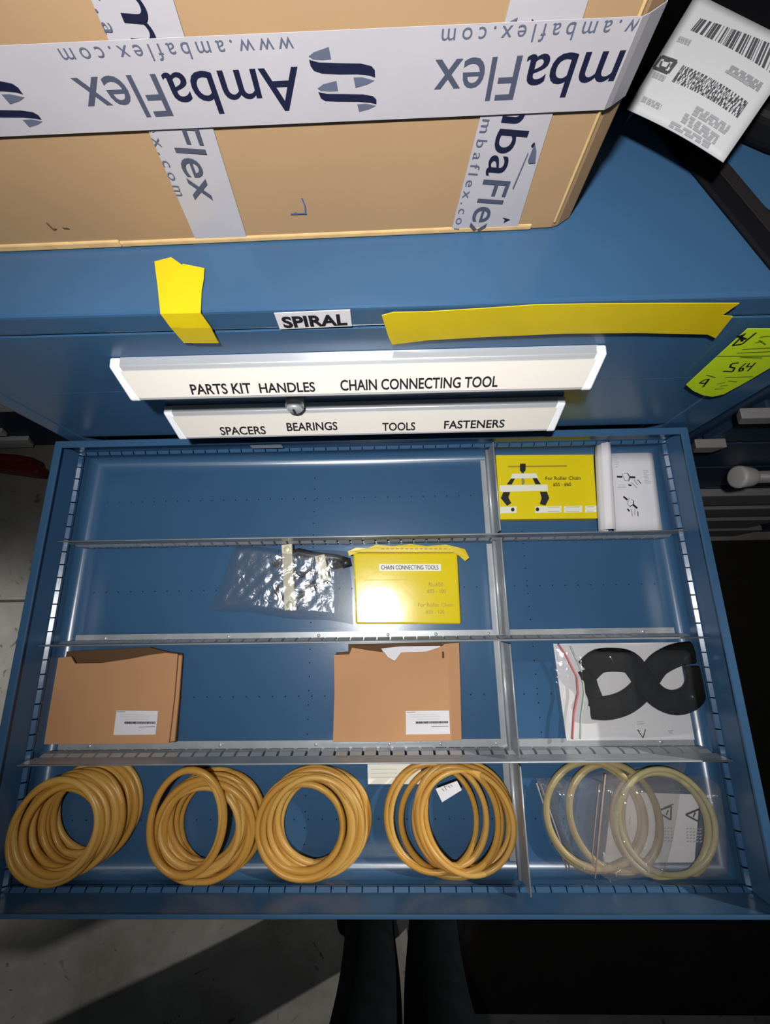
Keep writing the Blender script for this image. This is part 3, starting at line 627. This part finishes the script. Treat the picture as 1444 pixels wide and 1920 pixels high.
m = MB(); pp = [az(*p, 0.001) for p in ((689, 1424), (789, 1424), (790, 1470), (690, 1470))]
m.prism([(p.x, p.y) for p in pp][::-1], (0, 0, 0.0008), (1, 0, 0), (0, 1, 0), (0, 0, 1), 0.0006)
sl = m.build('paper_slip', mat('cream_paper', (0.80, 0.79, 0.68), 0.7)); tag(sl, 'blank white paper slip under the edge of the loose amber coil', 'paper')
q = Quad(*[Vector((p.x, p.y, 0.0014)) for p in pp], 0.0002); m = MB()
for k in range(3): q.line(m, (0.06, 0.40+k*0.16), (0.55, 0.39+k*0.16), 0.0004)
m.build('printing', INKF, sl)
m = MB(); pp = [az(*p, 0.0255) for p in ((817, 1479), (857, 1464), (866, 1481), (829, 1504))]
m.add(pp, [(3, 2, 1, 0)]); tg = m.build('paper_tag', PAPER, solid=0.0006); tag(tg, 'small white paper tag tucked under the loose amber coil\'s loops', 'tag')
q = Quad(*pp, 0.0006); m = MB()
for a, b_ in (((0.25, 0.12), (0.30, 0.38)), ((0.38, 0.05), (0.42, 0.40)), ((0.38, 0.06), (0.52, 0.10)), ((0.55, 0.08), (0.60, 0.35)), ((0.66, 0.1), (0.72, 0.3))): q.line(m, a, b_, 0.0006)
m.build('printing', INKG, tg)

# --- bagged pale belts
coil((1108, 1530), 'pale straw belt coil in the left of the two clear bags', [(1112, 1528, 0.006, 0.0470, 0.0490, 0, 0, 0), (1116, 1526, 0.010, 0.0480, 0.0480, 0.02, 0, 0), (1152, 1530, 0.008, 0.0450, 0.0480, 0, 0, 0.2)],
     r=0.0034, mats=(PALEU2, PALEU2, PALEU2), group='pale belt coils in clear bags')
m = MB(); pp = [az(*p, 0.002) for p in ((1148, 1484), (1312, 1490), (1302, 1622), (1133, 1620))]
m.prism([(p.x, p.y) for p in pp][::-1], (0, 0, 0.0015), (1, 0, 0), (0, 1, 0), (0, 0, 1), 0.0006)
sh = m.build('paper_sheet', mat('grey_white_paper', (0.74, 0.75, 0.79), 0.7)); tag(sh, 'white sheet with two warning triangles under the palest belt coil', 'paper')
q = Quad(*[Vector((p.x, p.y, 0.0022)) for p in pp], 0.0003); m = MB()
def qp(x, y): return ((x-1148+ (y-1484)*0.11)/164, (y-1484)/136)
def tri(pts, w):
    for i in range(3): q.line(m, qp(*pts[i]), qp(*pts[(i+1) % 3]), w)
tri([(1230, 1519), (1258, 1508), (1256, 1535)], 0.0017); tri([(1284, 1524), (1310, 1512), (1308, 1537)], 0.0017)
q.line(m, qp(1244, 1512), qp(1262, 1504), 0.0012); q.line(m, qp(1248, 1526), qp(1252, 1516), 0.0014); q.line(m, qp(1298, 1528), qp(1302, 1519), 0.0014)
rnd = random.Random(8)
for cx in (1243, 1296):
    for k in range(5):
        for j in range(5): q.line(m, qp(cx-12+k*6, 1552+j*6), qp(cx-9+k*6+rnd.uniform(0, 2), 1550+j*6), 0.0010, 1)
q.line(m, qp(1181, 1530), qp(1180, 1545), 0.0010, 1); q.line(m, qp(1160, 1486), qp(1155, 1540), 0.0010, 1)
m.build('printing', [INK, INKF], sh)
coil((1245, 1545), 'palest belt coil, around the warning-triangle sheet in the right clear bag', [(1252, 1542, 0.005, 0.0455, 0.0470, 0, 0, 0), (1246, 1548, 0.0085, 0.0465, 0.0465, 0.02, 0, 0.3), (1242, 1546, 0.012, 0.0470, 0.0455, -0.02, 0, 0.8), (1250, 1540, 0.014, 0.0460, 0.0470, 0.02, 0.02, 0.1), (1236, 1544, 0.010, 0.0470, 0.0475, 0, 0, 0.4)],
     r=0.0024, mats=(PALEU, PALEU2, PALEU), group='pale belt coils in clear bags')
ba = bag('zip_bag', [az(1008, 1462, 0.002), az(1290, 1428, 0.002), az(1240, 1645, 0.002), az(1068, 1636, 0.002)], lambda x, y: 0.0165, 'clear zip bag with a wide pale belt coil, at the divider side', 'bag', FILMH, 40, 30, 0.0005, 21, 'clear bags in the front right compartment')
m = MB(); m.tube([az(*p, 0.006) for p in ((1006, 1468), (1034, 1550), (1064, 1632))], 0.0008, 6); m.tube([az(*p, 0.006) for p in ((1014, 1470), (1042, 1552), (1068, 1628))], 0.0007, 6); m.build('zip_strip', ZIPC, ba)
bb = bag('zip_bag', [az(1132, 1452, 0.002), az(1350, 1456, 0.002), az(1364, 1640, 0.002), az(1112, 1648, 0.002)], lambda x, y: 0.020, 'clear zip bag with the warning-triangle sheet and palest belt coil, in the corner', 'bag', FILMH, 44, 30, 0.0006, 33, 'clear bags in the front right compartment')
m = MB(); m.tube([az(*p, 0.013) for p in ((1135, 1452), (1126, 1540), (1116, 1648))], 0.0008, 6); m.tube([az(*p, 0.011) for p in ((1124, 1470), (1115, 1560), (1108, 1640))], 0.0006, 6); m.build('zip_strip', ZIPC, bb)

# ================================================================== on the cabinet
# --- big cardboard box
BY = 0.058
bxL, bxR, BZ0, BZ1 = -0.42, 0.156, ZT+0.0006, 0.47
box = thing('cardboard_box', (-0.13, BY+0.18, BZ0), 'large brown cardboard box bound with printed white packing tape, on the blue cabinet', 'box')
def shear_y(x): return BY+0.008*(x-0.03)/0.3*0.6-0.0
m = MB()
P0 = [(bxL, BY-0.005), (0.1415, BY+0.0015), (0.1465, BY+0.003), (bxR, BY+0.010), (bxR+0.004, BY+0.36), (bxL, BY+0.36)]
m.prism(P0, (0, 0, BZ0), (1, 0, 0), (0, 1, 0), (0, 0, 1), BZ1-BZ0)
# lower flap lip and the folded corner
m.prism([(bxL, BY-0.0062), (-0.16, BY-0.0035), (-0.16, BY), (bxL, BY)], (0, 0, BZ0), (1, 0, 0), (0, 1, 0), (0, 0, 1), 0.005, 1)
m.prism([(-0.16, BY-0.0035), (0.128, BY+0.0004), (0.128, BY+0.004), (-0.16, BY+0.004)], (0, 0, BZ0), (1, 0, 0), (0, 1, 0), (0, 0, 1), 0.004, 1)
m.prism([(0.142, BY+0.0006), (0.1440, BY+0.0010), (0.1440, BY+0.004), (0.142, BY+0.004)], (0, 0, BZ0+0.004), (1, 0, 0), (0, 1, 0), (0, 0, 1), BZ1-BZ0-0.006, 1)
m.build('body', [CARD, CARDE], box, bevel=0.0016)
def fy(x): return BY-0.005+0.0065*(x-bxL)/(0.1415-bxL)-0.0004
# pen marks and scuffs
m = MB()
def face_line(a, b, w):
    A, B = ay(*a, BY-0.001), ay(*b, BY-0.001); A.y = fy(A.x)-0.0003; B.y = fy(B.x)-0.0003; d = (B-A).normalized(); n = Vector((-d.z, 0, d.x))*w/2
    m.add([A-n, B-n, B+n, A+n], [(0, 1, 2, 3)])
face_line((545, 401), (575, 400), 0.0009); face_line((573, 402), (572, 386), 0.0009); face_line((572, 386), (566, 371), 0.0009); face_line((549, 401), (556, 398), 0.0006)
m.build('pen_mark', PENB, box)
m = MB(); face_line((88, 413), (101, 426), 0.0012); face_line((118, 423), (130, 424), 0.0009); face_line((101, 426), (106, 424), 0.0008)
m.build('scuff_mark', mat('scuff_brown', (0.09, 0.05, 0.03), 0.8), box)

def tape_text(parent, org, U, V, n, zoff, pre_logo, starts):
    """name in two inks and the web address under it, at each start"""
    U = Vector(U).normalized(); V = Vector(V).normalized(); N = Vector(n)*zoff
    for s, lo, hi in starts:
        O = Vector(org)+U*s+N
        def clip(mm, txt, off, w, h, base, **k):
            tmp = MB(); write(tmp, txt, O+U*off+V*base, U, V, w, h, **k)
            keep = [f for f in tmp.f if all(lo <= (tmp.v[i]-Vector(org)).dot(U) <= hi for i in f)]
            mm.add(tmp.v, keep)
        mN, mS, mU = MB(), MB(), MB()
        clip(mN, 'Amba', 0, 0.0665, 0.0168, 0.0, bold=0.006); clip(mS, 'Flex', 0.0690, 0.0415, 0.0168, 0.0, bold=0.004)
        clip(mU, 'www.ambaflex.com', 0.0, 0.1085, 0.0058, -0.0105, space=1.45)
        for mm, mt in ((mN, NAVY), (mS, SLATE), (mU, SLATE2)):
            if mm.f: mm.build('lettering', mt, parent)

LOGO = [(1, [(155,225),(200,195),(320,160),(328,255),(260,258),(190,250)]), (0, [(155,250),(230,275),(400,290),(560,300),(640,325),(665,360),(665,420),(620,400),(520,385),(380,380),(240,365),(180,340),(160,300)]),
        (1, [(490,410),(560,412),(660,445),(600,475),(500,500)]), (1, [(188,490),(240,455),(350,432),(355,520),(280,520),(210,510)]),
        (0, [(190,520),(260,540),(420,550),(560,560),(640,580),(668,610),(668,655),(620,640),(520,625),(350,615),(240,605),(205,580)]), (1, [(505,648),(580,645),(665,670),(600,700),(515,720)])]
def logo(parent, O, X, Zd, kx, kz, lo=-9, hi=9):
    m = MB(); X, Zd = Vector(X), Vector(Zd)
    for mi, pts in LOGO:
        m.poly([Vector(O)+X*((p[0]-155)*kx)+Zd*((p[1]-160)*kz) for p in pts][::-1], mi)
    m.build('logo', [NAVY, SLATE2], parent)
def tape(c, name_label, lift):
    """flat strip on the box front; c = four (x, z) corners"""
    m = MB(); pts = [Vector((x, fy(x)-lift, z)) for x, z in c]; m.add(pts+[p+Vector((0, 0.0004, 0)) for p in pts], [(0, 1, 2, 3), (4, 7, 6, 5), (0, 4, 5, 1), (1, 5, 6, 2), (2, 6, 7, 3), (3, 7, 4, 0)])
    o = m.build('packing_tape', TAPEW, box); o['label'] = name_label; return o, m
a, b, c_, d_ = ay(175, 0, BY), ay(327, 0, BY), ay(370, 450, BY), ay(466, 451, BY)
def ext(p, q, z): t = (z-q.z)/(p.z-q.z); return q.x+(p.x-q.x)*t
lt, _ = tape([(ext(a, c_, BZ0+0.0012), BZ0+0.0012), (ext(b, d_, BZ0+0.0012), BZ0+0.0012), (ext(b, d_, BZ1), BZ1), (ext(a, c_, BZ1), BZ1)], 'left upright strip of printed white tape', 0.0004)
dirL = Vector((c_.x-a.x, 0, c_.z-a.z)).normalized(); perL = Vector((-dirL.z, 0, dirL.x)); 
orgL = Vector((ext(a, c_, 0.398)+0.0105, 0, 0.398)); orgL.y = fy(orgL.x)
if perL.x < 0: perL = -perL
tape_text(lt, orgL, dirL, perL, (0, -1, 0), 0.0009, None, [(0.0, -0.05, 0.139), (-0.175, -0.2, 0)])
a2, b2, c2_, d2_ = ay(957, 0, BY), ay(1104, 0, BY), ay(845, 437, BY), ay(970, 429, BY)
rt, _ = tape([(ext(a2, c2_, BZ0+0.0008), BZ0+0.0008), (ext(b2, d2_, BZ0+0.0008), BZ0+0.0008), (ext(b2, d2_, BZ1), BZ1), (ext(a2, c2_, BZ1), BZ1)], 'right upright strip of printed white tape', 0.0004)
dirR = Vector((c2_.x-a2.x, 0, c2_.z-a2.z)).normalized(); perR = Vector((-dirR.z, 0, dirR.x))
if perR.x < 0: perR = -perR
orgR = Vector((ext(a2, c2_, 0.3615)+0.0120, 0, 0.3615)); orgR.y = fy(orgR.x)
tape_text(rt, orgR, dirR, perR, (0, -1, 0), 0.0009, None, [(0.0, -0.05, 0.104), (-0.175, -0.2, 0)])
gp = [(990, 300), (1003, 268), (1006, 283), (1004, 305), (992, 306)]
for pts, mi in ((gp, 1), ([(996, 272), (1002, 266), (1004, 270), (998, 276)], 0), ([(942, 407), (957, 411), (944, 417), (947, 411)], 0), ([(961, 352), (990, 285), (991, 287), (963, 354)], 1)):
    m = MB(); P = [ay(*p, BY) for p in pts]; m.poly([Vector((p.x, fy(p.x)-0.0010, p.z)) for p in P]); m.build('logo', [NAVY, SLATE2][mi], rt)
ht, _ = tape([(bxL, 0.3272), (0.1435, 0.3263), (0.1435, 0.3608), (bxL, 0.3625)], 'level strip of printed white tape across the box front', 0.0015)
m = MB(); rr = [Vector((0.1435, fy(0.1435)-0.0015, 0.3263)), Vector((0.1475, BY+0.0020, 0.3263)), Vector((bxR+0.0004, BY+0.0095, 0.3262)), Vector((bxR+0.0012, BY+0.03, 0.3262))]
m.add(rr+[p+Vector((0, 0, 0.0345)) for p in rr], [(i, i+1, i+5, i+4) for i in range(3)]); m.build('tape_end', TAPEW, ht, solid=0.0004)
tape_text(ht, (-0.0135, fy(-0.0135), 0.3495), (-1, -0.01158, -0.001), (0, 0, -1), (0, -1, 0), 0.00165, None, [(0.0, -0.2, 0.5), (-0.1765, -0.157, 0.5), (0.1745, -0.2, 0.5)])
for ox in (-0.0075, -0.0075-0.1755):
    logo(ht, (ox, fy(ox)-0.00165, 0.3560), (1, 0.01158, 0), (0, 0, -1), 0.0000608, 0.0000455)

# --- black shoulder bag with a strap, at the right of the box
bg_ = thing('shoulder_bag', (0.28, 0.25, ZT), 'black bag lying behind the white shipping sheet, its strap running across the cabinet top', 'bag')
m = MB(); pts = [(0.172, 0.215), (0.205, 0.170), (0.262, 0.145), (0.300, 0.117), (0.372, 0.075), (0.378, 0.40), (0.20, 0.42), (0.174, 0.34)]
m.prism(pts, (0, 0, ZT+0.0005), (1, 0, 0), (0, 1, 0), (0, 0, 1), 0.024); m.build('body', BLACKR, bg_, bevel=0.008, bseg=4)
m = MB(); pts = [(0.205, 0.205), (0.231, 0.142), (0.2825, 0.018), (0.289, 0.0045), (0.376, 0.0045), (0.376, 0.052), (0.312, 0.056), (0.296, 0.060), (0.2885, 0.070), (0.268, 0.117), (0.235, 0.20)]
m.prism(pts, (0, 0, ZT+0.0003), (1, 0, 0), (0, 1, 0), (0, 0, 1), 0.0035)
m.build('strap', BLACKR, bg_, bevel=0.0015)
m = MB(); pts = [(0.243, 0.150), (0.266, 0.094), (0.290, 0.036), (0.300, 0.026), (0.376, 0.024), (0.376, 0.036), (0.306, 0.038), (0.296, 0.047), (0.276, 0.096), (0.254, 0.150)]
m.prism(pts, (0, 0, ZT+0.0038), (1, 0, 0), (0, 1, 0), (0, 0, 1), 0.0008); m.build('strap_padding', GREYR, bg_, bevel=0.0006)

# --- shipping sheet lying tilted on the bag
pp = [Vector(az(1292, 0, 0.335)), Vector(az(1470, 15, 0.335)), None, None]
LLc, LRc = az(1175, 205, 0.288), az(1356, 305, 0.2885)
ULc = az(1306, -12, 0.318); URc = az(1505, 88, 0.318)
sheet = thing('shipping_sheet', ((LLc.x+URc.x)/2, (LLc.y+URc.y)/2, 0.285), 'white shipping sheet with barcodes, resting on the black bag right of the box', 'paper')
q = Quad(ULc, URc, LRc, LLc, 0.0)
m = MB(); m.grid(lambda u, v: q(u, v)+Vector((0, 0, 0.0025*math.sin(u*3.1)*math.sin(v*2.6))), 14, 14); m.build('sheet', PAPERG, sheet, solid=0.0005)
def inv(px, py):            # place of a photographed point on the sheet
    u = v = 0.5
    def pr(P):
        d = P-CAMP; z = d.dot(CF); return Vector((722+FPX*d.dot(CR)/z, 960-FPX*d.dot(CU)/z))
    for _ in range(25):
        p = pr(q(u, v)); e = Vector((px, py))-p; du = (pr(q(u+1e-3, v))-p)*1e3; dv = (pr(q(u, v+1e-3))-p)*1e3
        D = du.x*dv.y-du.y*dv.x; u += (e.x*dv.y-e.y*dv.x)/D; v += (du.x*e.y-du.y*e.x)/D
    return u, v
def onsheet(u, v, e=0.0006): return q(u, v)+q.n*e+Vector((0, 0, 0.0025*math.sin(u*3.1)*math.sin(v*2.6)))
m = MB()
def sq(u0, u1, v0, v1, mi): m.poly([onsheet(u0, v1), onsheet(u1, v1), onsheet(u1, v0), onsheet(u0, v0)], mi)
def quadpx(P): return [inv(*p) for p in P]
def bars(P, n, sd, mi, rows=1):
    (A, B, C, D) = [Vector((*p, 0)) for p in quadpx(P)]; rr = random.Random(sd)
    for r_ in range(rows):
        t = 0.0
        while t < 1:
            w = rr.choice((0.35, 0.6, 1.0, 1.6))/n; t2 = min(1, t+w); a_, b__ = r_/rows, (r_+1)/rows
            p = [A.lerp(B, t).lerp(D.lerp(C, t), b__), A.lerp(B, t2).lerp(D.lerp(C, t2), b__), A.lerp(B, t2).lerp(D.lerp(C, t2), a_), A.lerp(B, t).lerp(D.lerp(C, t), a_)]
            m.poly([onsheet(x.x, x.y) for x in p], mi); t = t2+rr.choice((0.3, 0.5, 0.9, 1.3))/n
bars([(1312, 38), (1462, 92), (1442, 140), (1293, 61)], 46, 1, 0)
bars([(1277, 130), (1400, 197), (1380, 226), (1256, 160)], 48, 2, 0, 7)
bars([(1277, 130), (1280, 132), (1259, 162), (1256, 160)], 1, 2, 0); bars([(1396, 195), (1400, 197), (1380, 226), (1376, 224)], 1, 2, 0)
def lnpx(a, b, w, mi):
    A, B = onsheet(*inv(*a)), onsheet(*inv(*b)); d = (B-A).normalized().cross(q.n)*w/2; m.poly([A-d, B-d, B+d, A+d], mi)
for a_, b__ in (((1240, 108), (1266, 122)), ((1266, 122), (1250, 143)), ((1250, 143), (1225, 128)), ((1225, 128), (1240, 108))): lnpx(a_, b__, 0.0017, 0)
for a_, b__ in (((1240, 118), (1236, 128)), ((1236, 128), (1247, 134)), ((1247, 134), (1254, 124)), ((1244, 116), (1255, 120)), ((1254, 132), (1262, 122))): lnpx(a_, b__, 0.0012, 0)
rr = random.Random(4)
for (x0, y0, x1, y1, n, mi) in ((1272, 73, 1293, 84, 2, 2), (1226, 139, 1246, 152, 2, 2), (1365, 134, 1427, 163, 3, 1), (1355, 143, 1400, 166, 1, 2), (1300, 210, 1366, 244, 3, 3), (1280, 222, 1345, 262, 3, 3), (1205, 185, 1238, 205, 2, 3), (1255, 235, 1330, 275, 2, 3)):
    for k in range(n):
        ox, oy = -3.2*k, 5.5*k; t = 0
        while t < 1:
            t2 = min(1, t+rr.uniform(0.10, 0.25)); lnpx((x0+(x1-x0)*t+ox, y0+(y1-y0)*t+oy), (x0+(x1-x0)*t2+ox, y0+(y1-y0)*t2+oy), 0.0014, mi if mi != 3 else 2); t = t2+rr.uniform(0.03, 0.06)
m.build('printing', [mat('label_ink', (0.055, 0.055, 0.06), 0.7, spec=0.1), INKG, mat('fine_print', (0.24, 0.24, 0.25), 0.7, spec=0.1)], sheet)

# --- lime auction tag hanging at the right end of the front
tagq = thing('lot_tag', (0.32, -0.008, 0.133), 'lime yellow paper lot tag handwritten 564, hanging on the cabinet front at right', 'tag')
pxs = [(1287, 722), (1300, 733), (1318, 741), (1336, 744), (1358, 739), (1400, 716), (1444, 690), (1470, 672), (1500, 617), (1402, 617), (1360, 655)]
TY = -0.006
m = MB(); P = [ay(*p, TY) for p in pxs]; m.prism([(p.x, p.z) for p in P], (0, TY+0.0006, 0), (1, 0, 0), (0, 0, 1), (0, -1, 0), 0.0006)
m.build('card', LIME, tagq)
m = MB()
def tl(a, b, w, mi=0):
    A, B = ay(*a, TY-0.0004), ay(*b, TY-0.0004); d = (B-A).normalized(); n = Vector((-d.z, 0, d.x))*w/2; m.poly([A-n, B-n, B+n, A+n], mi)
for a_, b__ in (((1345, 668), (1490, 667)), ((1360, 708), (1412, 706)), ((1325, 703), (1342, 708)), ((1382, 662), (1470, 658)), ((1392, 655), (1470, 651)), ((1388, 670), (1430, 671))): tl(a_, b__, 0.0010, 1)
for a_, b__ in (((1398, 625), (1374, 648)), ((1374, 648), (1392, 645)), ((1392, 645), (1418, 624)), ((1382, 630), (1400, 636)), ((1390, 628), (1392, 640))): tl(a_, b__, 0.0016)   # framed stroke at the top
for a_, b__ in (((1386, 680), (1372, 682)), ((1372, 682), (1369, 688)), ((1369, 688), (1378, 690)), ((1378, 690), (1374, 697)), ((1374, 697), (1356, 696))): tl(a_, b__, 0.0014)      # 5
for a_, b__ in (((1399, 681), (1388, 690)), ((1388, 690), (1386, 696)), ((1386, 696), (1393, 695)), ((1393, 695), (1394, 690)), ((1394, 690), (1388, 691))): tl(a_, b__, 0.0013)      # 6
for a_, b__ in (((1406, 681), (1400, 688)), ((1400, 688), (1412, 686)), ((1417, 680), (1402, 696))): tl(a_, b__, 0.0013)                                                              # 4
for a_, b__ in (((1330, 711), (1322, 712)), ((1322, 712), (1312, 718)), ((1312, 718), (1322, 719)), ((1322, 719), (1330, 711)), ((1330, 711), (1318, 726))): tl(a_, b__, 0.0015)      # 9
for a_, b__ in (((1345, 720), (1360, 717)), ((1340, 730), (1358, 728)), ((1350, 724), (1366, 722)), ((1366, 714), (1382, 716)), ((1425, 632), (1470, 628)), ((1416, 643), (1430, 640)), ((1424, 638), (1436, 646))): tl(a_, b__, 0.0009, 1)
m.build('handwriting', [INK, mat('green_print', (0.13, 0.20, 0.01), 0.7)], tagq)

# ================================================================== neighbours
# --- cabinet to the right, flush with the blue one
rc = thing('tool_cabinet', (0.85, 0.3, ZF), 'dark blue cabinet in shadow right of the open drawer, with light grey label rails', 'cabinet')
RY = -0.010
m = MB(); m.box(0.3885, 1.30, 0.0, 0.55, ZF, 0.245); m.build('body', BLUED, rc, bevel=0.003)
def rpx(a, b, z_=None):   # pixel rows on the front plane -> (x0, z1), (x1, z0)
    A, B = ay(*a, RY-0.012), ay(*b, RY-0.012); return A.x, B.x, min(A.z, B.z), max(A.z, B.z)
rails = []
for (a, b) in (((1392, 786), (1470, 796)), ((1306, 841), (1344, 850))):
    x0, _, z0, z1 = rpx(a, b); xe = ay(*b, RY-0.012).x if b[0] < 1400 else 0.62
    rails.append((x0, xe, z0, z1, 'rail'))
zs = [ay(1400, y, RY).z for y in (860, 925, 952, 974, 995, 1008)]
edges = [0.23, 0.12, 0.03, -0.055, -0.15, -0.27, -0.385, -0.475, ZF+0.01]
for i in range(len(edges)-1):
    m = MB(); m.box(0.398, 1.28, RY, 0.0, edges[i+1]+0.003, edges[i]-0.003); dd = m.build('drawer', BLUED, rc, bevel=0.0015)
    for (x0, xe, z0, z1, nm) in rails:
        if edges[i+1] < (z0+z1)/2 <= edges[i]:
            m = MB(); m.prism([(x0, z1), (x0+0.008, z0), (xe-0.006, z0), (xe, z1)][::-1], (0, RY, 0), (1, 0, 0), (0, 0, 1), (0, -1, 0), 0.011); m.build('label_rail', GREYP, dd, bevel=0.001)
    if edges[i] == -0.055:
        a_ = ay(1395, 900, RY-0.02); m = MB(); m.tube([(a_.x, RY-0.016, a_.z), (1.2, RY-0.016, a_.z)], 0.0085, 12); m.build('handle', GREYP, dd)
        m = MB(); m.cyl((a_.x-0.012, RY-0.016, a_.z+0.002), (a_.x+0.014, RY-0.016, a_.z), 0.0165, 24, 0, 0.0125); mm = m.build('end_cap', mat('white_cap', (0.30, 0.29, 0.28), 0.5), dd, bevel=0.005, bseg=3); mm['label'] = 'round white end cap'
for (y0, y1, xa, xb) in ((931, 949, 1290, 1560), (956, 970, 1290, 1560), (977, 991, 1290, 1431), (996, 1006, 1290, 1402)):
    A = ay(1360, y0, RY-0.014); B = ay(1360, y1, RY-0.014); X1 = ay(xb, (y0+y1)/2, RY-0.014).x
    m = MB(); m.box(0.405, min(X1, 1.27), RY-0.013, RY, max(B.z, ZF+0.012), A.z); m.build('handle', GREYP, rc, bevel=0.002)

# --- cabinet further back at the left, only its lower front in view
lc = thing('tool_cabinet', (-1.5, 0.55, ZF), 'dark cabinet set further back at the left edge, with pale label rails near the floor', 'cabinet')
LY = 0.285
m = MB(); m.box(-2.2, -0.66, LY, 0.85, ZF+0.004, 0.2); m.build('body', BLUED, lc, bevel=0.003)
for (a, b) in (((-120, 755), (31, 771)), ((-120, 808), (13, 817)), ((-120, 823), (63, 838))):
    A, B = ay(b[0]-10, a[1], LY-0.01), ay(b[0], b[1], LY-0.01)
    m = MB(); m.prism([(-2.0, A.z), (A.x, A.z), (B.x, B.z), (-2.0, B.z)][::-1], (0, LY, 0), (1, 0, 0), (0, 0, 1), (0, -1, 0), 0.012); m.build('label_rail', mat('pale_rail', (0.5, 0.5, 0.47), 0.5), lc, bevel=0.002)

# --- dark red steel bar on the floor at the left
rb = thing('red_bar', (-1.05, 0.20, ZF), 'dark red steel bar with a stepped rounded tip on the floor at the left edge', 'steel bar')
m = MB(); zt_ = ZF+0.05
pp = [az(*p, zt_) for p in ((-140, 838), (30, 851), (57, 856), (60, 868), (70, 874), (71, 884), (62, 889), (48, 888), (-140, 862))]
m.prism([(p.x, p.y) for p in pp][::-1], (0, 0, ZF+0.001), (1, 0, 0), (0, 1, 0), (0, 0, 1), 0.049); m.build('bar', REDP, rb, bevel=0.006, bseg=3)
m = MB(); pp = [az(*p, zt_) for p in ((-140, 843), (52, 860), (52, 866), (-140, 850))]
m.prism([(p.x, p.y) for p in pp][::-1], (0, 0, zt_), (1, 0, 0), (0, 1, 0), (0, 0, 1), 0.006); m.build('rib', REDP, rb, bevel=0.002)

# ================================================================== the person standing at the drawer
pe = thing('person', (0.03, -0.80, ZF), 'person in dark trousers standing at the front edge of the open drawer, only legs showing', 'person')
def skin(name, verts, edges, radii, mat_, parent, root=0, sub=2):
    me = bpy.data.meshes.new(name); base = Vector(parent['_o']); me.from_pydata([W(v)-base for v in verts], edges, []); o = bpy.data.objects.new(name, me); COL.objects.link(o); o.parent = parent
    sk = o.modifiers.new('skin', 'SKIN'); sk.use_smooth_shade = True
    for i, r in enumerate(radii):
        me.skin_vertices[0].data[i].radius = (r[0]*S, r[1]*S) if isinstance(r, tuple) else (r*S, r*S)
    me.skin_vertices[0].data[root].use_root = True
    ss = o.modifiers.new('sub', 'SUBSURF'); ss.levels = sub; ss.render_levels = sub
    me.materials.append(mat_); o['_o'] = list(base); return o
cx, cy = 0.0295, -0.805
V = [(cx, cy-0.02, 0.10), (cx, cy-0.01, 0.0),
     (cx-0.066, cy, -0.05), (cx-0.060, cy+0.008, -0.16), (cx-0.055, cy+0.012, -0.245), (cx-0.053, cy+0.004, -0.34), (cx-0.060, cy, -0.44), (cx-0.068, cy, -0.555),
     (cx+0.066, cy, -0.05), (cx+0.060, cy+0.008, -0.16), (cx+0.055, cy+0.012, -0.245), (cx+0.053, cy+0.004, -0.34), (cx+0.060, cy, -0.44), (cx+0.068, cy, -0.555)]
E_ = [(0, 1), (1, 2), (2, 3), (3, 4), (4, 5), (5, 6), (6, 7), (1, 8), (8, 9), (9, 10), (10, 11), (11, 12), (12, 13)]
Rr = [(0.105, 0.075), (0.10, 0.075), 0.073, 0.066, 0.060, 0.056, 0.052, 0.052, 0.073, 0.066, 0.060, 0.056, 0.052, 0.052]
skin('trousers', V, E_, Rr, DENIM, pe, 1)
for s in (-1, 1):
    x = cx+s*0.088
    skin('shoe', [(x+s*0.020, cy-0.052, ZF+0.032), (x+s*0.022, cy-0.012, ZF+0.036), (x+s*0.026, cy+0.06, ZF+0.030), (x+s*0.034, cy+0.13, ZF+0.024)], [(0, 1), (1, 2), (2, 3)], [(0.028, 0.030), (0.032, 0.034), (0.034, 0.028), (0.030, 0.022)], SHOE, pe, 1)

# tidy: drop the helper property used while building
for o in bpy.data.objects:
    if '_o' in o: del o['_o']
